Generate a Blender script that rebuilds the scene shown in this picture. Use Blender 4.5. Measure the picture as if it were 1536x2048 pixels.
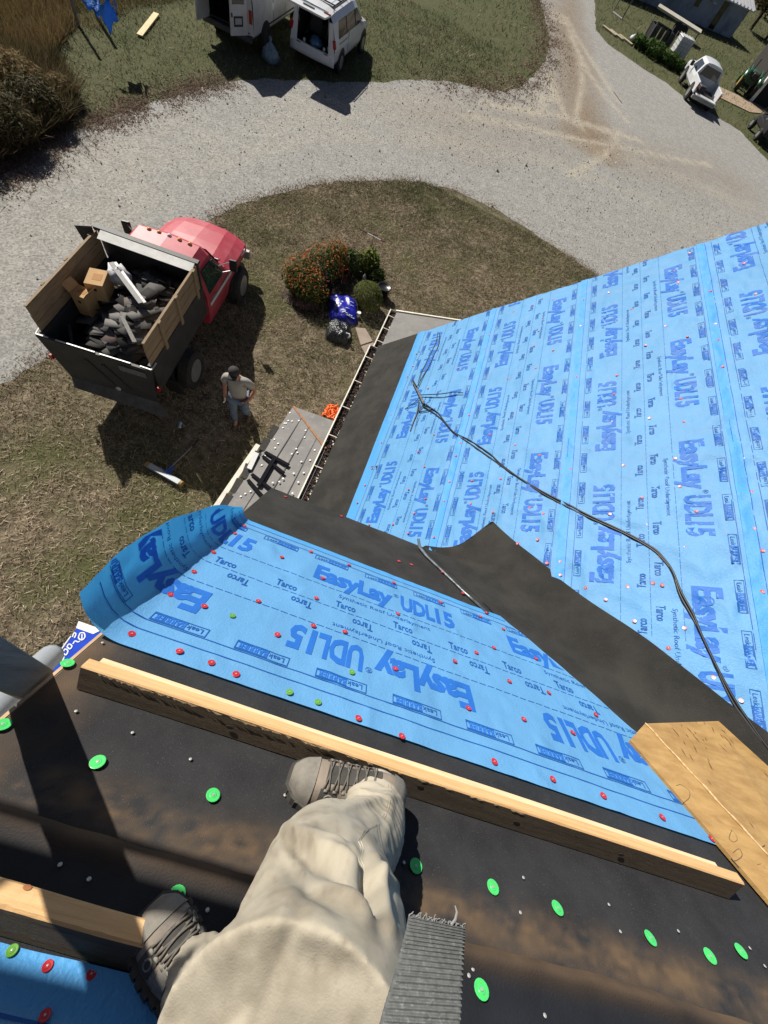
import bpy, bmesh, math, random
import numpy as np
from mathutils import Vector, Matrix, Euler
from mathutils.geometry import delaunay_2d_cdt
random.seed(7); RNG = np.random.default_rng(7)
for o in list(bpy.data.objects): bpy.data.objects.remove(o)
scene = bpy.context.scene
C = scene.collection
rad = math.radians

# ---------------------------------------------------------------- camera, sky, sun
H = 7.7                      # the phone is held 7.7 m above the lawn
FPX = 771.0                  # focal length in pixels of a 1536 x 2048 frame
R = np.array([[0.9245529, 0.36835353, 0.09755822],
              [0.28671379, -0.84110644, 0.4586231],
              [0.25099228, -0.39605004, -0.88325944]])
cam = bpy.data.cameras.new('camera')
cam.sensor_fit = 'VERTICAL'; cam.sensor_height = 36.0; cam.lens = FPX / 2048 * 36.0
cam.clip_start = 0.02; cam.clip_end = 2000
camo = bpy.data.objects.new('camera', cam); C.objects.link(camo)
M3 = Matrix(((R[0, 0], -R[0, 1], -R[0, 2]), (R[1, 0], -R[1, 1], -R[1, 2]), (R[2, 0], -R[2, 1], -R[2, 2])))
camo.matrix_world = Matrix.Translation((0, 0, H)) @ M3.to_4x4()
scene.camera = camo

SUN = Vector((0.92, -0.80, -1.0)).normalized()      # the way the light travels
world = bpy.data.worlds.new('World'); scene.world = world; world.use_nodes = True
wn = world.node_tree.nodes; wl = world.node_tree.links
bg = wn['Background']; bg.inputs['Strength'].default_value = 0.05
sky = wn.new('ShaderNodeTexSky'); sky.sky_type = 'NISHITA'; sky.sun_disc = False
sky.sun_elevation = math.asin(-SUN.z); sky.sun_rotation = math.atan2(-SUN.x, -SUN.y)
sky.air_density = 0.4; sky.dust_density = 1.0; sky.ozone_density = 1.0
wl.new(sky.outputs['Color'], bg.inputs['Color'])
sl = bpy.data.lights.new('sun', 'SUN'); sl.energy = 5.0; sl.angle = rad(0.53); sl.color = (1.0, 0.95, 0.86)
so = bpy.data.objects.new('sun', sl); C.objects.link(so)
so.rotation_euler = SUN.to_track_quat('-Z', 'Y').to_euler(); so.location = (-20, 10, 40)
vs = scene.view_settings
vs.view_transform = 'Standard'; vs.look = 'None'; vs.exposure = 0.40; vs.gamma = 1.0; vs.use_curve_mapping = False
scene.render.resolution_x = 768; scene.render.resolution_y = 1024

# ---------------------------------------------------------------- measuring helpers
def ray(px, py): return R @ np.array([px - 768.0, py - 1024.0, FPX])
def G(px, py, z=0.0):
    d = ray(px, py); t = (z - H) / d[2]; return Vector((d[0] * t, d[1] * t, z))
def onM(px, py, off=0.0):
    d = ray(px, py); r = d[0] / -d[2]; h = (4.41 - off * 1.4142) / (1 + r); t = h / -d[2]
    return Vector((d[0] * t, d[1] * t, H + d[2] * t))
def onC(px, py, off=0.0):
    d = ray(px, py); r = d[1] / -d[2]; h = (1.66 - off * 1.4142) / (1 - r); t = h / -d[2]
    return Vector((d[0] * t, d[1] * t, H + d[2] * t))
def atdepth(px, py, zc):
    d = ray(px, py) * (zc / FPX); return Vector((d[0], d[1], d[2] + H))
def zM(x): return H - 4.41 + x
def zC(y): return H - 1.66 - y
NM = Vector((-1, 0, 1)).normalized(); NC = Vector((0, 1, 1)).normalized()

# ---------------------------------------------------------------- numpy noise
_perm = RNG.permutation(4096); _grad = RNG.uniform(0, 2 * np.pi, 4096)
def pn(x, y, seed=0):
    x = np.asarray(x, float); y = np.asarray(y, float)
    xi = np.floor(x).astype(int); yi = np.floor(y).astype(int); xf = x - xi; yf = y - yi
    def g(ix, iy, dx, dy):
        a = _grad[(_perm[(ix + seed * 131) & 4095] + iy * 17 + seed) & 4095]
        return np.cos(a) * dx + np.sin(a) * dy
    u = xf * xf * xf * (xf * (xf * 6 - 15) + 10); v = yf * yf * yf * (yf * (yf * 6 - 15) + 10)
    a = g(xi, yi, xf, yf); b = g(xi + 1, yi, xf - 1, yf); c = g(xi, yi + 1, xf, yf - 1); d = g(xi + 1, yi + 1, xf - 1, yf - 1)
    return (a + u * (b - a)) + v * ((c + u * (d - c)) - (a + u * (b - a)))
def fbm(x, y, o=4, seed=0):
    s = 0; a = 1.0; t = 0
    for i in range(o):
        s = s + a * pn(np.asarray(x) * 2 ** i, np.asarray(y) * 2 ** i, seed + i); t += a; a *= .5
    return s / t

# ---------------------------------------------------------------- materials
MATS = {}
def mat(name, col, col2=None, scale=4.0, rough=0.7, metal=0.0, bump=0.0, bscale=40.0, spec=0.5, lo=0.35, hi=0.65,
        detail=5.0, stretch=(1, 1, 1), trans=0.0, transcol=None, rvar=0.0, col3=None, scale3=1.0, lo3=.5, hi3=.7, attr=None, coat=0.0, bdist=0.01):
    if name in MATS: return MATS[name]
    m = bpy.data.materials.new(name); m.use_nodes = True; MATS[name] = m
    nt = m.node_tree; N = nt.nodes; L = nt.links; b = N['Principled BSDF']; out = N['Material Output']
    b.inputs['Roughness'].default_value = rough; b.inputs['Metallic'].default_value = metal
    b.inputs['Specular IOR Level'].default_value = spec; b.inputs['Coat Weight'].default_value = coat
    b.inputs['Base Color'].default_value = (*col, 1)
    tc = N.new('ShaderNodeTexCoord'); mp = N.new('ShaderNodeMapping'); mp.inputs['Scale'].default_value = stretch
    L.new(tc.outputs['Object'], mp.inputs['Vector'])
    cs = None
    def noise(sc, det=detail):
        n = N.new('ShaderNodeTexNoise'); n.inputs['Scale'].default_value = sc; n.inputs['Detail'].default_value = det
        n.inputs['Roughness'].default_value = 0.62
        L.new(mp.outputs['Vector'], n.inputs['Vector']); return n
    def mixc(fac, a, c):
        x = N.new('ShaderNodeMix'); x.data_type = 'RGBA'; L.new(fac, x.inputs['Factor'])
        if isinstance(a, tuple): x.inputs[6].default_value = (*a, 1)
        else: L.new(a, x.inputs[6])
        if isinstance(c, tuple): x.inputs[7].default_value = (*c, 1)
        else: L.new(c, x.inputs[7])
        return x.outputs[2]
    def rng(src, lo_, hi_):
        r = N.new('ShaderNodeMapRange'); r.inputs['From Min'].default_value = lo_; r.inputs['From Max'].default_value = hi_
        L.new(src, r.inputs['Value']); return r.outputs['Result']
    if col2 is not None:
        cs = mixc(rng(noise(scale).outputs['Fac'], lo, hi), col, col2)
    if col3 is not None:
        cs = mixc(rng(noise(scale3, 4).outputs['Fac'], lo3, hi3), cs if cs is not None else col, col3)
    if attr is not None:            # attr = (name, colour): a painted-on weight, for dirt and wear with a shape of its own
        a = N.new('ShaderNodeAttribute'); a.attribute_name = attr[0]
        cs = mixc(a.outputs['Fac'], cs if cs is not None else col, attr[1])
    if cs is not None: L.new(cs, b.inputs['Base Color'])
    if rvar: 
        r = N.new('ShaderNodeMapRange'); r.inputs['To Min'].default_value = rough - rvar; r.inputs['To Max'].default_value = rough + rvar
        L.new(noise(scale * 2).outputs['Fac'], r.inputs['Value']); L.new(r.outputs['Result'], b.inputs['Roughness'])
    if bump:
        n = noise(bscale, 4); bp = N.new('ShaderNodeBump'); bp.inputs['Strength'].default_value = bump; bp.inputs['Distance'].default_value = bdist
        L.new(n.outputs['Fac'], bp.inputs['Height']); L.new(bp.outputs['Normal'], b.inputs['Normal'])
    if trans:
        t = N.new('ShaderNodeBsdfTranslucent'); mx = N.new('ShaderNodeMixShader'); mx.inputs[0].default_value = trans
        if cs is not None and transcol is None: L.new(cs, t.inputs['Color'])
        elif transcol: t.inputs['Color'].default_value = (*transcol, 1)
        else: t.inputs['Color'].default_value = (*col, 1)
        L.new(b.outputs['BSDF'], mx.inputs[1]); L.new(t.outputs['BSDF'], mx.inputs[2]); L.new(mx.outputs[0], out.inputs['Surface'])
    return m

def glassmat(name, tint, alpha):
    if name in MATS: return MATS[name]
    m = bpy.data.materials.new(name); m.use_nodes = True; MATS[name] = m
    N = m.node_tree.nodes; L = m.node_tree.links; b = N['Principled BSDF']
    b.inputs['Base Color'].default_value = (*tint, 1); b.inputs['Roughness'].default_value = .06; b.inputs['Alpha'].default_value = alpha
    return m

# ---------------------------------------------------------------- mesh builder
W = {}
class MB:
    def __init__(s): s.v = []; s.f = []
    def add(s, vs, fs):
        k = len(s.v); s.v += [tuple(p) for p in vs]; s.f += [tuple(i + k for i in f) for f in fs]; return s
    def quad(s, a, b, c, d): return s.add([a, b, c, d], [(0, 1, 2, 3)])
    def poly(s, pts): return s.add(pts, [tuple(range(len(pts)))])
    def box(s, c, size, rot=None):
        x, y, z = size[0] / 2, size[1] / 2, size[2] / 2
        vs = [Vector((sx * x, sy * y, sz * z)) for sz in (-1, 1) for sy in (-1, 1) for sx in (-1, 1)]
        if rot is not None:
            m = rot if isinstance(rot, Matrix) else Euler(rot).to_matrix()
            vs = [m @ v for v in vs]
        c = Vector(c); vs = [v + c for v in vs]
        return s.add(vs, [(0, 2, 3, 1), (4, 5, 7, 6), (0, 1, 5, 4), (2, 6, 7, 3), (0, 4, 6, 2), (1, 3, 7, 5)])
    def bar(s, a, b, w, h, up=(0, 0, 1)):
        a = Vector(a); b = Vector(b); d = (b - a).normalized(); u = Vector(up)
        sx = d.cross(u)
        if sx.length < 1e-4: sx = d.cross(Vector((1, 0, 0)))
        sx.normalize(); u = sx.cross(d).normalized()
        vs = [p + sx * (i * w / 2) + u * (j * h / 2) for p in (a, b) for i, j in ((-1, -1), (1, -1), (1, 1), (-1, 1))]
        return s.add(vs, [(0, 1, 2, 3), (7, 6, 5, 4), (0, 4, 5, 1), (1, 5, 6, 2), (2, 6, 7, 3), (3, 7, 4, 0)])
    def tube(s, pts, r, n=8, cap=True, flat=1.0):
        pts = [Vector(p) for p in pts]; k = len(s.v); m = len(pts); rs = r if isinstance(r, (list, tuple)) else [r] * m
        ref = None
        for i, p in enumerate(pts):
            d = (pts[min(i + 1, m - 1)] - pts[max(i - 1, 0)]).normalized()
            if ref is None: ref = Vector((0, 0, 1)) if abs(d.z) < .9 else Vector((1, 0, 0))
            x = d.cross(ref); x.normalize(); y = x.cross(d).normalized(); ref = y
            for j in range(n):
                a = 2 * math.pi * j / n; s.v.append(tuple(p + x * (math.cos(a) * rs[i]) + y * (math.sin(a) * rs[i] * flat)))
        for i in range(m - 1):
            for j in range(n):
                a = k + i * n + j; b = k + i * n + (j + 1) % n; s.f.append((a, b, b + n, a + n))
        if cap:
            s.f.append(tuple(k + j for j in range(n))[::-1]); s.f.append(tuple(k + (m - 1) * n + j for j in range(n)))
        return s
    def lathe(s, prof, c=(0, 0, 0), n=16, axis='z', cap=True):
        k = len(s.v); c = Vector(c)
        for r, z in prof:
            for j in range(n):
                a = 2 * math.pi * j / n; x, y = r * math.cos(a), r * math.sin(a)
                p = Vector((x, y, z)) if axis == 'z' else (Vector((z, x, y)) if axis == 'x' else Vector((x, z, y)))
                s.v.append(tuple(c + p))
        for i in range(len(prof) - 1):
            for j in range(n):
                a = k + i * n + j; b = k + i * n + (j + 1) % n; s.f.append((a, b, b + n, a + n))
        if cap: s.f.append(tuple(k + j for j in range(n))[::-1]); s.f.append(tuple(k + (len(prof) - 1) * n + j for j in range(n)))
        return s
    def rings(s, rings, closed=True, cap0=True, cap1=True):
        k = len(s.v); n = len(rings[0])
        for r in rings: s.v += [tuple(p) for p in r]
        for i in range(len(rings) - 1):
            for j in range(n if closed else n - 1):
                a = k + i * n + j; b = k + i * n + (j + 1) % n; s.f.append((a, b, b + n, a + n))
        if cap0: s.f.append(tuple(k + j for j in range(n))[::-1])
        if cap1: s.f.append(tuple(k + (len(rings) - 1) * n + j for j in range(n)))
        return s
    def grid(s, P):       # P[i][j] points
        ni = len(P); nj = len(P[0]); k = len(s.v)
        for row in P: s.v += [tuple(p) for p in row]
        for i in range(ni - 1):
            for j in range(nj - 1):
                a = k + i * nj + j; s.f.append((a, a + 1, a + nj + 1, a + nj))
        return s
    def prism(s, poly, z0, z1):
        n = len(poly); vs = [(x, y, z0) for x, y in poly] + [(x, y, z1) for x, y in poly]
        return s.add(vs, [tuple(range(n))[::-1], tuple(range(n, 2 * n))] + [(i, (i + 1) % n, n + (i + 1) % n, n + i) for i in range(n)])
    def slab(s, pts, n, t):   # polygon pts thickened by t along -n
        n = Vector(n); k = len(pts); vs = [Vector(p) for p in pts] + [Vector(p) - n * t for p in pts]
        return s.add(vs, [tuple(range(k)), tuple(range(k, 2 * k))[::-1]] + [(i, k + i, k + (i + 1) % k, (i + 1) % k) for i in range(k)])
    def mesh(s, name, m, smooth=False, bevel=0.0, solid=0.0):
        me = bpy.data.meshes.new(name); me.from_pydata([tuple(map(float, p)) for p in s.v], [], s.f)
        bm = bmesh.new(); bm.from_mesh(me)
        bmesh.ops.recalc_face_normals(bm, faces=bm.faces)
        if bevel: bmesh.ops.bevel(bm, geom=list(bm.edges), offset=bevel, segments=1, affect='EDGES', clamp_overlap=True)
        if solid: bmesh.ops.solidify(bm, geom=list(bm.faces), thickness=solid)
        bm.to_mesh(me); bm.free()
        if smooth: 
            me.polygons.foreach_set('use_smooth', [True] * len(me.polygons))
        me.materials.append(m); return me
    def build(s, name, m, parent=None, smooth=False, bevel=0.0, local=False, solid=0.0):
        if parent is None and s.v and not local:
            a = np.array(s.v, float); base = Vector((a[:, 0].mean(), a[:, 1].mean(), a[:, 2].min()))
            s.v = [tuple(r) for r in (a - np.array(base))]; mw = Matrix.Translation(base)
        else: mw = Matrix.Identity(4)
        me = s.mesh(name, m, smooth, bevel, solid)
        return link(name, me, parent, local, mw)
def link(name, me, parent=None, local=False, mw=None):
    o = bpy.data.objects.new(name, me); C.objects.link(o)
    if parent is not None:
        o.parent = parent
        if local: W[o] = W[parent].copy()
        else:
            o.matrix_basis = W[parent].inverted() @ (mw or Matrix.Identity(4)); W[o] = mw or Matrix.Identity(4)
    else:
        o.matrix_basis = mw or Matrix.Identity(4); W[o] = o.matrix_basis.copy()
    return o
def tag(o, label=None, cat=None, group=None, kind=None):
    if label: o['label'] = label
    if cat: o['category'] = cat
    if group: o['group'] = group
    if kind: o['kind'] = kind
    return o
def thing(name, label, cat, loc=(0, 0, 0), rotz=0.0, group=None):
    o = bpy.data.objects.new(name, None); C.objects.link(o); o.empty_display_size = .2
    o.matrix_basis = Matrix.Translation(loc) @ Matrix.Rotation(rotz, 4, 'Z'); W[o] = o.matrix_basis.copy()
    return tag(o, label, cat, group)
def soft(o, lv=1):
    md = o.modifiers.new('sub', 'SUBSURF'); md.levels = lv; md.render_levels = lv; return o
def np_mesh(name, v, f, m, parent=None, smooth=False, attrs=None, local=False):
    me = bpy.data.meshes.new(name); v = np.asarray(v, np.float32); f = np.asarray(f, np.int32); n = f.shape[1]
    me.vertices.add(len(v)); me.vertices.foreach_set('co', v.ravel())
    me.loops.add(f.size); me.loops.foreach_set('vertex_index', f.ravel())
    me.polygons.add(len(f)); me.polygons.foreach_set('loop_start', np.arange(0, f.size, n, dtype=np.int32))
    me.update(calc_edges=True); me.validate()
    if smooth: me.polygons.foreach_set('use_smooth', np.ones(len(me.polygons), bool))
    for k, a in (attrs or {}).items():
        at = me.attributes.new(k, 'FLOAT', 'POINT'); at.data.foreach_set('value', np.asarray(a, np.float32))
    me.materials.append(m)
    return link(name, me, parent, local)

# ---------------------------------------------------------------- text templates (outlines of the built-in font)
TT = {}
def text_tris(s, height, width=None, bold=0.0, spacing=1.0):
    key = (s, height, width, bold)
    if key in TT: return TT[key]
    cu = bpy.data.curves.new('t', 'FONT'); cu.body = s; cu.size = 1; cu.offset = bold; cu.resolution_u = 2; cu.space_character = spacing
    o = bpy.data.objects.new('t', cu); C.objects.link(o)
    dg = bpy.context.evaluated_depsgraph_get(); e = o.evaluated_get(dg); me = e.to_mesh(); me.calc_loop_triangles()
    v = np.array([p.co[:2] for p in me.vertices]); t = np.array([tuple(q.vertices) for q in me.loop_triangles])
    e.to_mesh_clear(); bpy.data.objects.remove(o); bpy.data.curves.remove(cu)
    cap = 0.70
    v[:, 0] -= v[:, 0].min(); v[:, 1] *= height / cap
    v[:, 0] *= (width / v[:, 0].max()) if width else height / cap
    TT[key] = (v, t); return v, t
def rect_tris(w, h):
    return np.array([(0, 0), (w, 0), (w, h), (0, h)], float), np.array([(0, 1, 2), (0, 2, 3)])
def split_tris(v, t, mx):
    v = [tuple(p) for p in v]; cache = {}; out = []; st = [tuple(q) for q in t]
    def mid(a, b):
        k = (min(a, b), max(a, b))
        if k not in cache: cache[k] = len(v); v.append(((v[a][0] + v[b][0]) / 2, (v[a][1] + v[b][1]) / 2))
        return cache[k]
    while st:
        a, b, c = st.pop()
        l = [math.dist(v[a], v[b]), math.dist(v[b], v[c]), math.dist(v[c], v[a])]; k = max(range(3), key=lambda i: l[i])
        if l[k] <= mx: out.append((a, b, c)); continue
        if k == 0: m_ = mid(a, b); st += [(a, m_, c), (m_, b, c)]
        elif k == 1: m_ = mid(b, c); st += [(a, b, m_), (a, m_, c)]
        else: m_ = mid(c, a); st += [(a, b, m_), (m_, b, c)]
    return np.array(v), np.array(out)
# ---------------------------------------------------------------- roof materials
felt = mat('black_felt', (.024, .024, .026), (.04, .04, .042), scale=7, rough=.85, bump=.6, bscale=260, bdist=.004, col3=(.055, .053, .05), scale3=30, lo3=.66, hi3=.8, spec=.3)
feltC = mat('worn_black_felt', (.0155, .0155, .0175), (.027, .027, .029), scale=7, rough=.8, bump=.55, bscale=420, bdist=.004, col3=(.085, .083, .08), scale3=260, lo3=.6, hi3=.74, spec=.35, attr=('stain', (.15, .095, .05)))
membrane = mat('granular_membrane', (.025, .024, .022), (.041, .039, .035), scale=3, rough=.9, bump=1.0, bscale=300, bdist=.006, spec=.25, lo=.4, hi=.62, col3=(.095, .092, .085), scale3=160, lo3=.6, hi3=.78)
deckwood = mat('weathered_deck', (.16, .11, .07), (.26, .19, .12), scale=6, rough=.85, bump=.4, bscale=60, stretch=(1, 6, 1))
greyply = mat('grey_roof_felt', (.16, .155, .15), (.21, .20, .19), scale=2.5, rough=.85, bump=.3, bscale=90, col3=(.24, .23, .21), scale3=9, lo3=.55, hi3=.75)
whitepaint = mat('cream_trim', (.68, .64, .54), (.55, .51, .42), scale=12, rough=.5)
sidingm = mat('white_siding', (.62, .60, .55), (.55, .53, .48), scale=5, rough=.6)
debrism = mat('brown_debris', (.022, .014, .011), (.06, .030, .022), scale=60, rough=.95)
redcap = mat('red_plastic', (.50, .022, .03), (.42, .02, .03), scale=30, rough=.35)
greencap = mat('green_plastic', (.055, .60, .13), (.075, .48, .13), scale=60, rough=.35)
darkgreencap = mat('dull_green_plastic', (.10, .30, .03), rough=.4)
nailm = mat('galvanised', (.42, .42, .41), rough=.45, metal=.3)
bluem = None
def blue_material(name, col, spec, trans, strength):
    m = mat(name, col, tuple(c * .9 for c in col), attr=('lap', (col[0] * .62, col[1] * .93, min(1, col[2] * 1.06))), scale=2.2, rough=.5, spec=spec, trans=trans, transcol=(col[0] * .35, min(1, col[1] * 1.1), 1.0))
    nt = m.node_tree; N = nt.nodes; L = nt.links
    tc = next(n for n in N if n.type == 'TEX_COORD'); b = N['Principled BSDF']
    prev = None
    for sc, det, st, stretch, rot in ((3.5, 4, .45, (1, 1, 1), .6), (6, 5, .55, (1, .35, 1), .9), (60, 3, .15, (1, 1, 1), 0)):
        mp = N.new('ShaderNodeMapping'); mp.inputs['Scale'].default_value = stretch; mp.inputs['Rotation'].default_value = (0, 0, rot)
        L.new(tc.outputs['Object'], mp.inputs['Vector'])
        n = N.new('ShaderNodeTexNoise'); n.inputs['Scale'].default_value = sc; n.inputs['Detail'].default_value = det
        n.inputs['Distortion'].default_value = 1.2
        if sc < 10: n.noise_type = 'RIDGED_MULTIFRACTAL'; n.inputs['Distortion'].default_value = .5; n.inputs['Lacunarity'].default_value = 2.2
        L.new(mp.outputs['Vector'], n.inputs['Vector'])
        bp = N.new('ShaderNodeBump'); bp.inputs['Strength'].default_value = st * strength; bp.inputs['Distance'].default_value = .02
        L.new(n.outputs['Fac'], bp.inputs['Height'])
        if prev: L.new(prev, bp.inputs['Normal'])
        prev = bp.outputs['Normal']
    L.new(prev, b.inputs['Normal']); return m
bluem = blue_material('blue_woven_sheet', (.18, .48, .86), .30, .37, 1.25)
inkbig = blue_material('blue_ink_bold', (.028, .17, .58), .25, .2, 1.0)
inkfine = blue_material('blue_ink_fine', (.016, .115, .36), .22, .18, 1.0)
inkpale = blue_material('blue_ink_pale', (.24, .54, .9), .45, .3, .5)

house = thing('house', 'steep roofed house stripped to black membrane and blue printed underlayment', 'house', (2.5, 2.0, 0))
# ---------------------------------------------------------------- structure of the house
RAKE = -0.63
def roofpoly(pts, zf, n, t, name, m):
    mb = MB(); mb.slab([Vector((x, y, zf(x, y))) for x, y in pts], n, t); return mb.build(name, m, house)
roofpoly([(-.50, 1.15), (-.50, 5.60), (5.6, 5.60), (5.6, -2.75), (1.70, 1.15)], lambda x, y: zM(x), NM, .10, 'main_roof', deckwood)
roofpoly([(RAKE, 1.41), (1.36, 1.41), (5.0, -2.2), (RAKE, -2.2)], lambda x, y: zC(y), NC, .035, 'cross_roof', deckwood)
roofpoly([(RAKE, -2.2), (5.0, -2.2), (5.0, -6.4), (RAKE, -6.4)], lambda x, y: zC(-2.2) + (y + 2.2), Vector((0, -1, 1)).normalized(), .035, 'cross_roof', felt)
w = MB()
w.box((.05, 3.3, 1.5), (.10, 4.3, 3.0)); w.build('wall', sidingm, house)
w = MB(); w.slab([(0, 5.42, 0), (5.6, 5.42, 0), (5.6, 5.42, zM(5.6) - .16), (0, 5.42, zM(0) - .16)], (0, 1, 0), .12); w.build('wall', sidingm, house)
w = MB(); w.slab([(-.33, 1.05, 0), (-.33, -6.2, 0), (-.33, -2.2, zC(-2.2) - .12), (-.33, 1.05, zC(1.05) - .12)], (-1, 0, 0), .12); w.build('wall', sidingm, house)
w = MB(); w.slab([(-.33, 1.06, 0), (1.6, 1.06, 0), (1.6, 1.06, zC(1.06) - .12), (-.33, 1.06, zC(1.06) - .12)], (0, 1, 0), .12); w.build('wall', sidingm, house)
# fascia under the cross-roof eave and along its rake
f = MB(); f.slab([(RAKE, 1.395, zC(1.395) - .05), (1.30, 1.395, zC(1.395) - .05), (1.30, 1.395, zC(1.395) - .20), (RAKE, 1.395, zC(1.395) - .20)], (0, 1, 0), .02); f.build('fascia', whitepaint, house)
f = MB(); f.slab([(RAKE + .012, 1.38, zC(1.38) - .052), (RAKE + .012, -2.2, zC(-2.2) - .052), (RAKE + .012, -2.2, zC(-2.2) - .19), (RAKE + .012, 1.38, zC(1.38) - .19)], (-1, 0, 0), .02); f.build('fascia', whitepaint, house)
# pale sawn edge of the deck boards along the rake
f = MB()
for y0, y1 in ((-.60, -.262), (-.255, .16), (.165, .75), (.755, 1.40)):
    f.bar((RAKE - .006, y0, zC(y0) - .012), (RAKE - .006, y1, zC(y1) - .012), .010, .022, up=NC)
f.build('deck_edge', mat('sawn_edge', (.52, .36, .22), (.42, .28, .16), scale=20, rough=.8), house)

# ---------------------------------------------------------------- membranes and felt
def surfgrid(xs, ys, zf, n, off, name, m, attrs=None, parent=house):
    X, Y = np.meshgrid(xs, ys, indexing='ij'); Z = zf(X, Y); o = off(X, Y) if callable(off) else off
    V = np.stack([X + n[0] * o, Y + n[1] * o, Z + n[2] * o], -1).reshape(-1, 3)
    ni, nj = X.shape; a = (np.arange(ni - 1)[:, None] * nj + np.arange(nj - 1)[None]).ravel()
    F = np.stack([a, a + nj, a + nj + 1, a + 1], -1)
    at = {k: fn(X, Y).ravel() for k, fn in (attrs or {}).items()}
    return np_mesh(name, V, F, m, parent, True, at)
def feltoff(X, Y):
    o = .004 + .003 * fbm(X * 3, Y * 3, 3, 3)
    lap = 1 / (1 + np.exp(-(-.330 + .004 * pn(X * 4, X * 0, 9) - Y) / .0025))
    ridge = np.exp(-((Y + .43) / .035) ** 2)
    return (o + .005 * lap) * np.clip((Y + .437) / .03, .2, 1)
def stain(X, Y):
    band = np.exp(-((Y + .375 + .012 * pn(X * 2, X * 0, 4)) / .036) ** 2)
    patch = np.clip(.45 + 1.6 * fbm(X * 4.5 + 3, Y * 9, 4, 21) + 1.1 * fbm(X * 22, Y * 60, 3, 22), 0, 1)
    s = band * patch * .85
    edge = np.clip((.20 - (X - RAKE)) / .18, 0, 1) * np.clip((Y + .5) * 6, 0, 1)
    e2 = .75 * np.clip(edge * (.55 + 1.1 * fbm(X * 9, Y * 9, 4, 30)), 0, 1)
    flakes = np.clip((fbm(X * 26, Y * 50, 3, 33) - .26) * 5, 0, 1) * np.exp(-((Y + .335) / .012) ** 2)
    return np.clip(np.maximum(np.maximum(s, e2 * .95), flakes * .6), 0, 1)
feltO = surfgrid(np.linspace(RAKE + .004, 2.7, 260), np.linspace(-.437, 1.40, 190), lambda X, Y: zC(Y), NC, feltoff, 'roof_felt', feltC, {'stain': stain})
feltD = mat('darker_black_felt', (.007, .008, .011), (.012, .013, .017), scale=6, rough=.7, bump=.5, bscale=200, bdist=.003, spec=.3, col3=(.025, .025, .027), scale3=45, lo3=.7, hi3=.8, attr=('stain', (.15, .095, .05)))  # uphill felt sheet, darker base colour than the one below it
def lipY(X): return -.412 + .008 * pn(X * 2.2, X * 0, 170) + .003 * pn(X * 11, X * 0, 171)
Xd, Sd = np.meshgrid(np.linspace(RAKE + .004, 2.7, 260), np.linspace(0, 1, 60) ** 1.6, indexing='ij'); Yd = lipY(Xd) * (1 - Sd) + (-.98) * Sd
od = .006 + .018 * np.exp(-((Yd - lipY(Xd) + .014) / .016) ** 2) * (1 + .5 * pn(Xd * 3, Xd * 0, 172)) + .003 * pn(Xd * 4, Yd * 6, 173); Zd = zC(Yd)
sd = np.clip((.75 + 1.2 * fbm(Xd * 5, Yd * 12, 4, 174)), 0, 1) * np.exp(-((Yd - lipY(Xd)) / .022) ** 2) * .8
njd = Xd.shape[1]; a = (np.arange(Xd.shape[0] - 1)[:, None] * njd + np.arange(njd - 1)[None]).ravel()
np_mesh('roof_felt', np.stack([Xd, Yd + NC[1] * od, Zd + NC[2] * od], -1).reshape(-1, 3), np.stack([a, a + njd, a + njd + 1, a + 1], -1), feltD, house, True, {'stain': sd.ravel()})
surfgrid(np.linspace(-.495, 5.5, 120), np.linspace(-2.7, 5.58, 90), lambda X, Y: zM(X), NM, .003, 'roof_felt', felt)
# eave membrane of the main roof, with slow ripples along the eave
def ripM(X, Y): return .0075 + .006 * np.clip(pn(Y * 3.3, X * 1.2, 40), -.4, 1) + .002 * pn(Y * 14, X * 3, 41)
eM = surfgrid(np.linspace(-.505, .20, 30), np.linspace(1.20, 5.60, 150), lambda X, Y: zM(X), NM, ripM, 'eave_membrane', membrane)
def ripC(X, Y): return .0085 + .004 * pn(X * 3.1, Y * 1.5, 44) + .0015 * pn(X * 12, Y * 6, 45) - .03 * np.clip((Y - 1.39) / .035, 0, 1) ** 2
eC = surfgrid(np.linspace(RAKE - .008, 1.20, 90), np.linspace(.72, 1.425, 34), lambda X, Y: zC(Y), NC, ripC, 'eave_membrane', membrane)
# valley membrane: one bent strip draped over both slopes
def vz(X, Y):
    zc = H - 1.66 - np.where(Y < 1.40, Y, 1.40 + (Y - 1.40) * 3.2); zm = H - 4.41 + X
    k = .045; return np.maximum(zc, zm) + k * np.log1p(np.exp(-np.abs(zc - zm) / k))
SL2 = 1.41421356
p_ = np.linspace(-.58, 3.6, 160); q_ = np.linspace(0, 1, 44)
PQ = np.array(sorted([((P.x - P.y) / SL2, (P.x + P.y - 2.75) / SL2) for P in [onM(*q) for q in ((980,1045),(955,1064),(932,1082),(912,1094),(890,1098),(870,1096),(850,1092))]], key=lambda a: a[1]))
VV = []
for p in p_:
    qm = np.interp(p, [-.52, -.42, -.40, .193, .21, .265, .30, .74, 1.17, 1.6, 3.6], [.02, .30, .358, .300, .300, .262, .285, .292, .283, .25, .25]) + .006 * math.sin(p * 9)
    qc = -.42 - .04 * np.clip((p - .2) / .3, 0, 1)
    for t in q_:
        q = qc + (qm - qc) * t
        pp = max(p, float(np.interp(q, PQ[:, 1], PQ[:, 0])))
        x = (2.75 + (q + pp) * 0 + 1.41421 * q) / 2 + pp / 1.41421; y = x - 1.41421 * pp
        VV.append((x, y))
VV = np.array(VV); zz = vz(VV[:, 0], VV[:, 1]) + .016 + .024 * np.clip((VV[:, 0] + VV[:, 1] - 2.50) / .2, 0, 1) + .003 * pn(VV[:, 0] * 6, VV[:, 1] * 6, 50)
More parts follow.
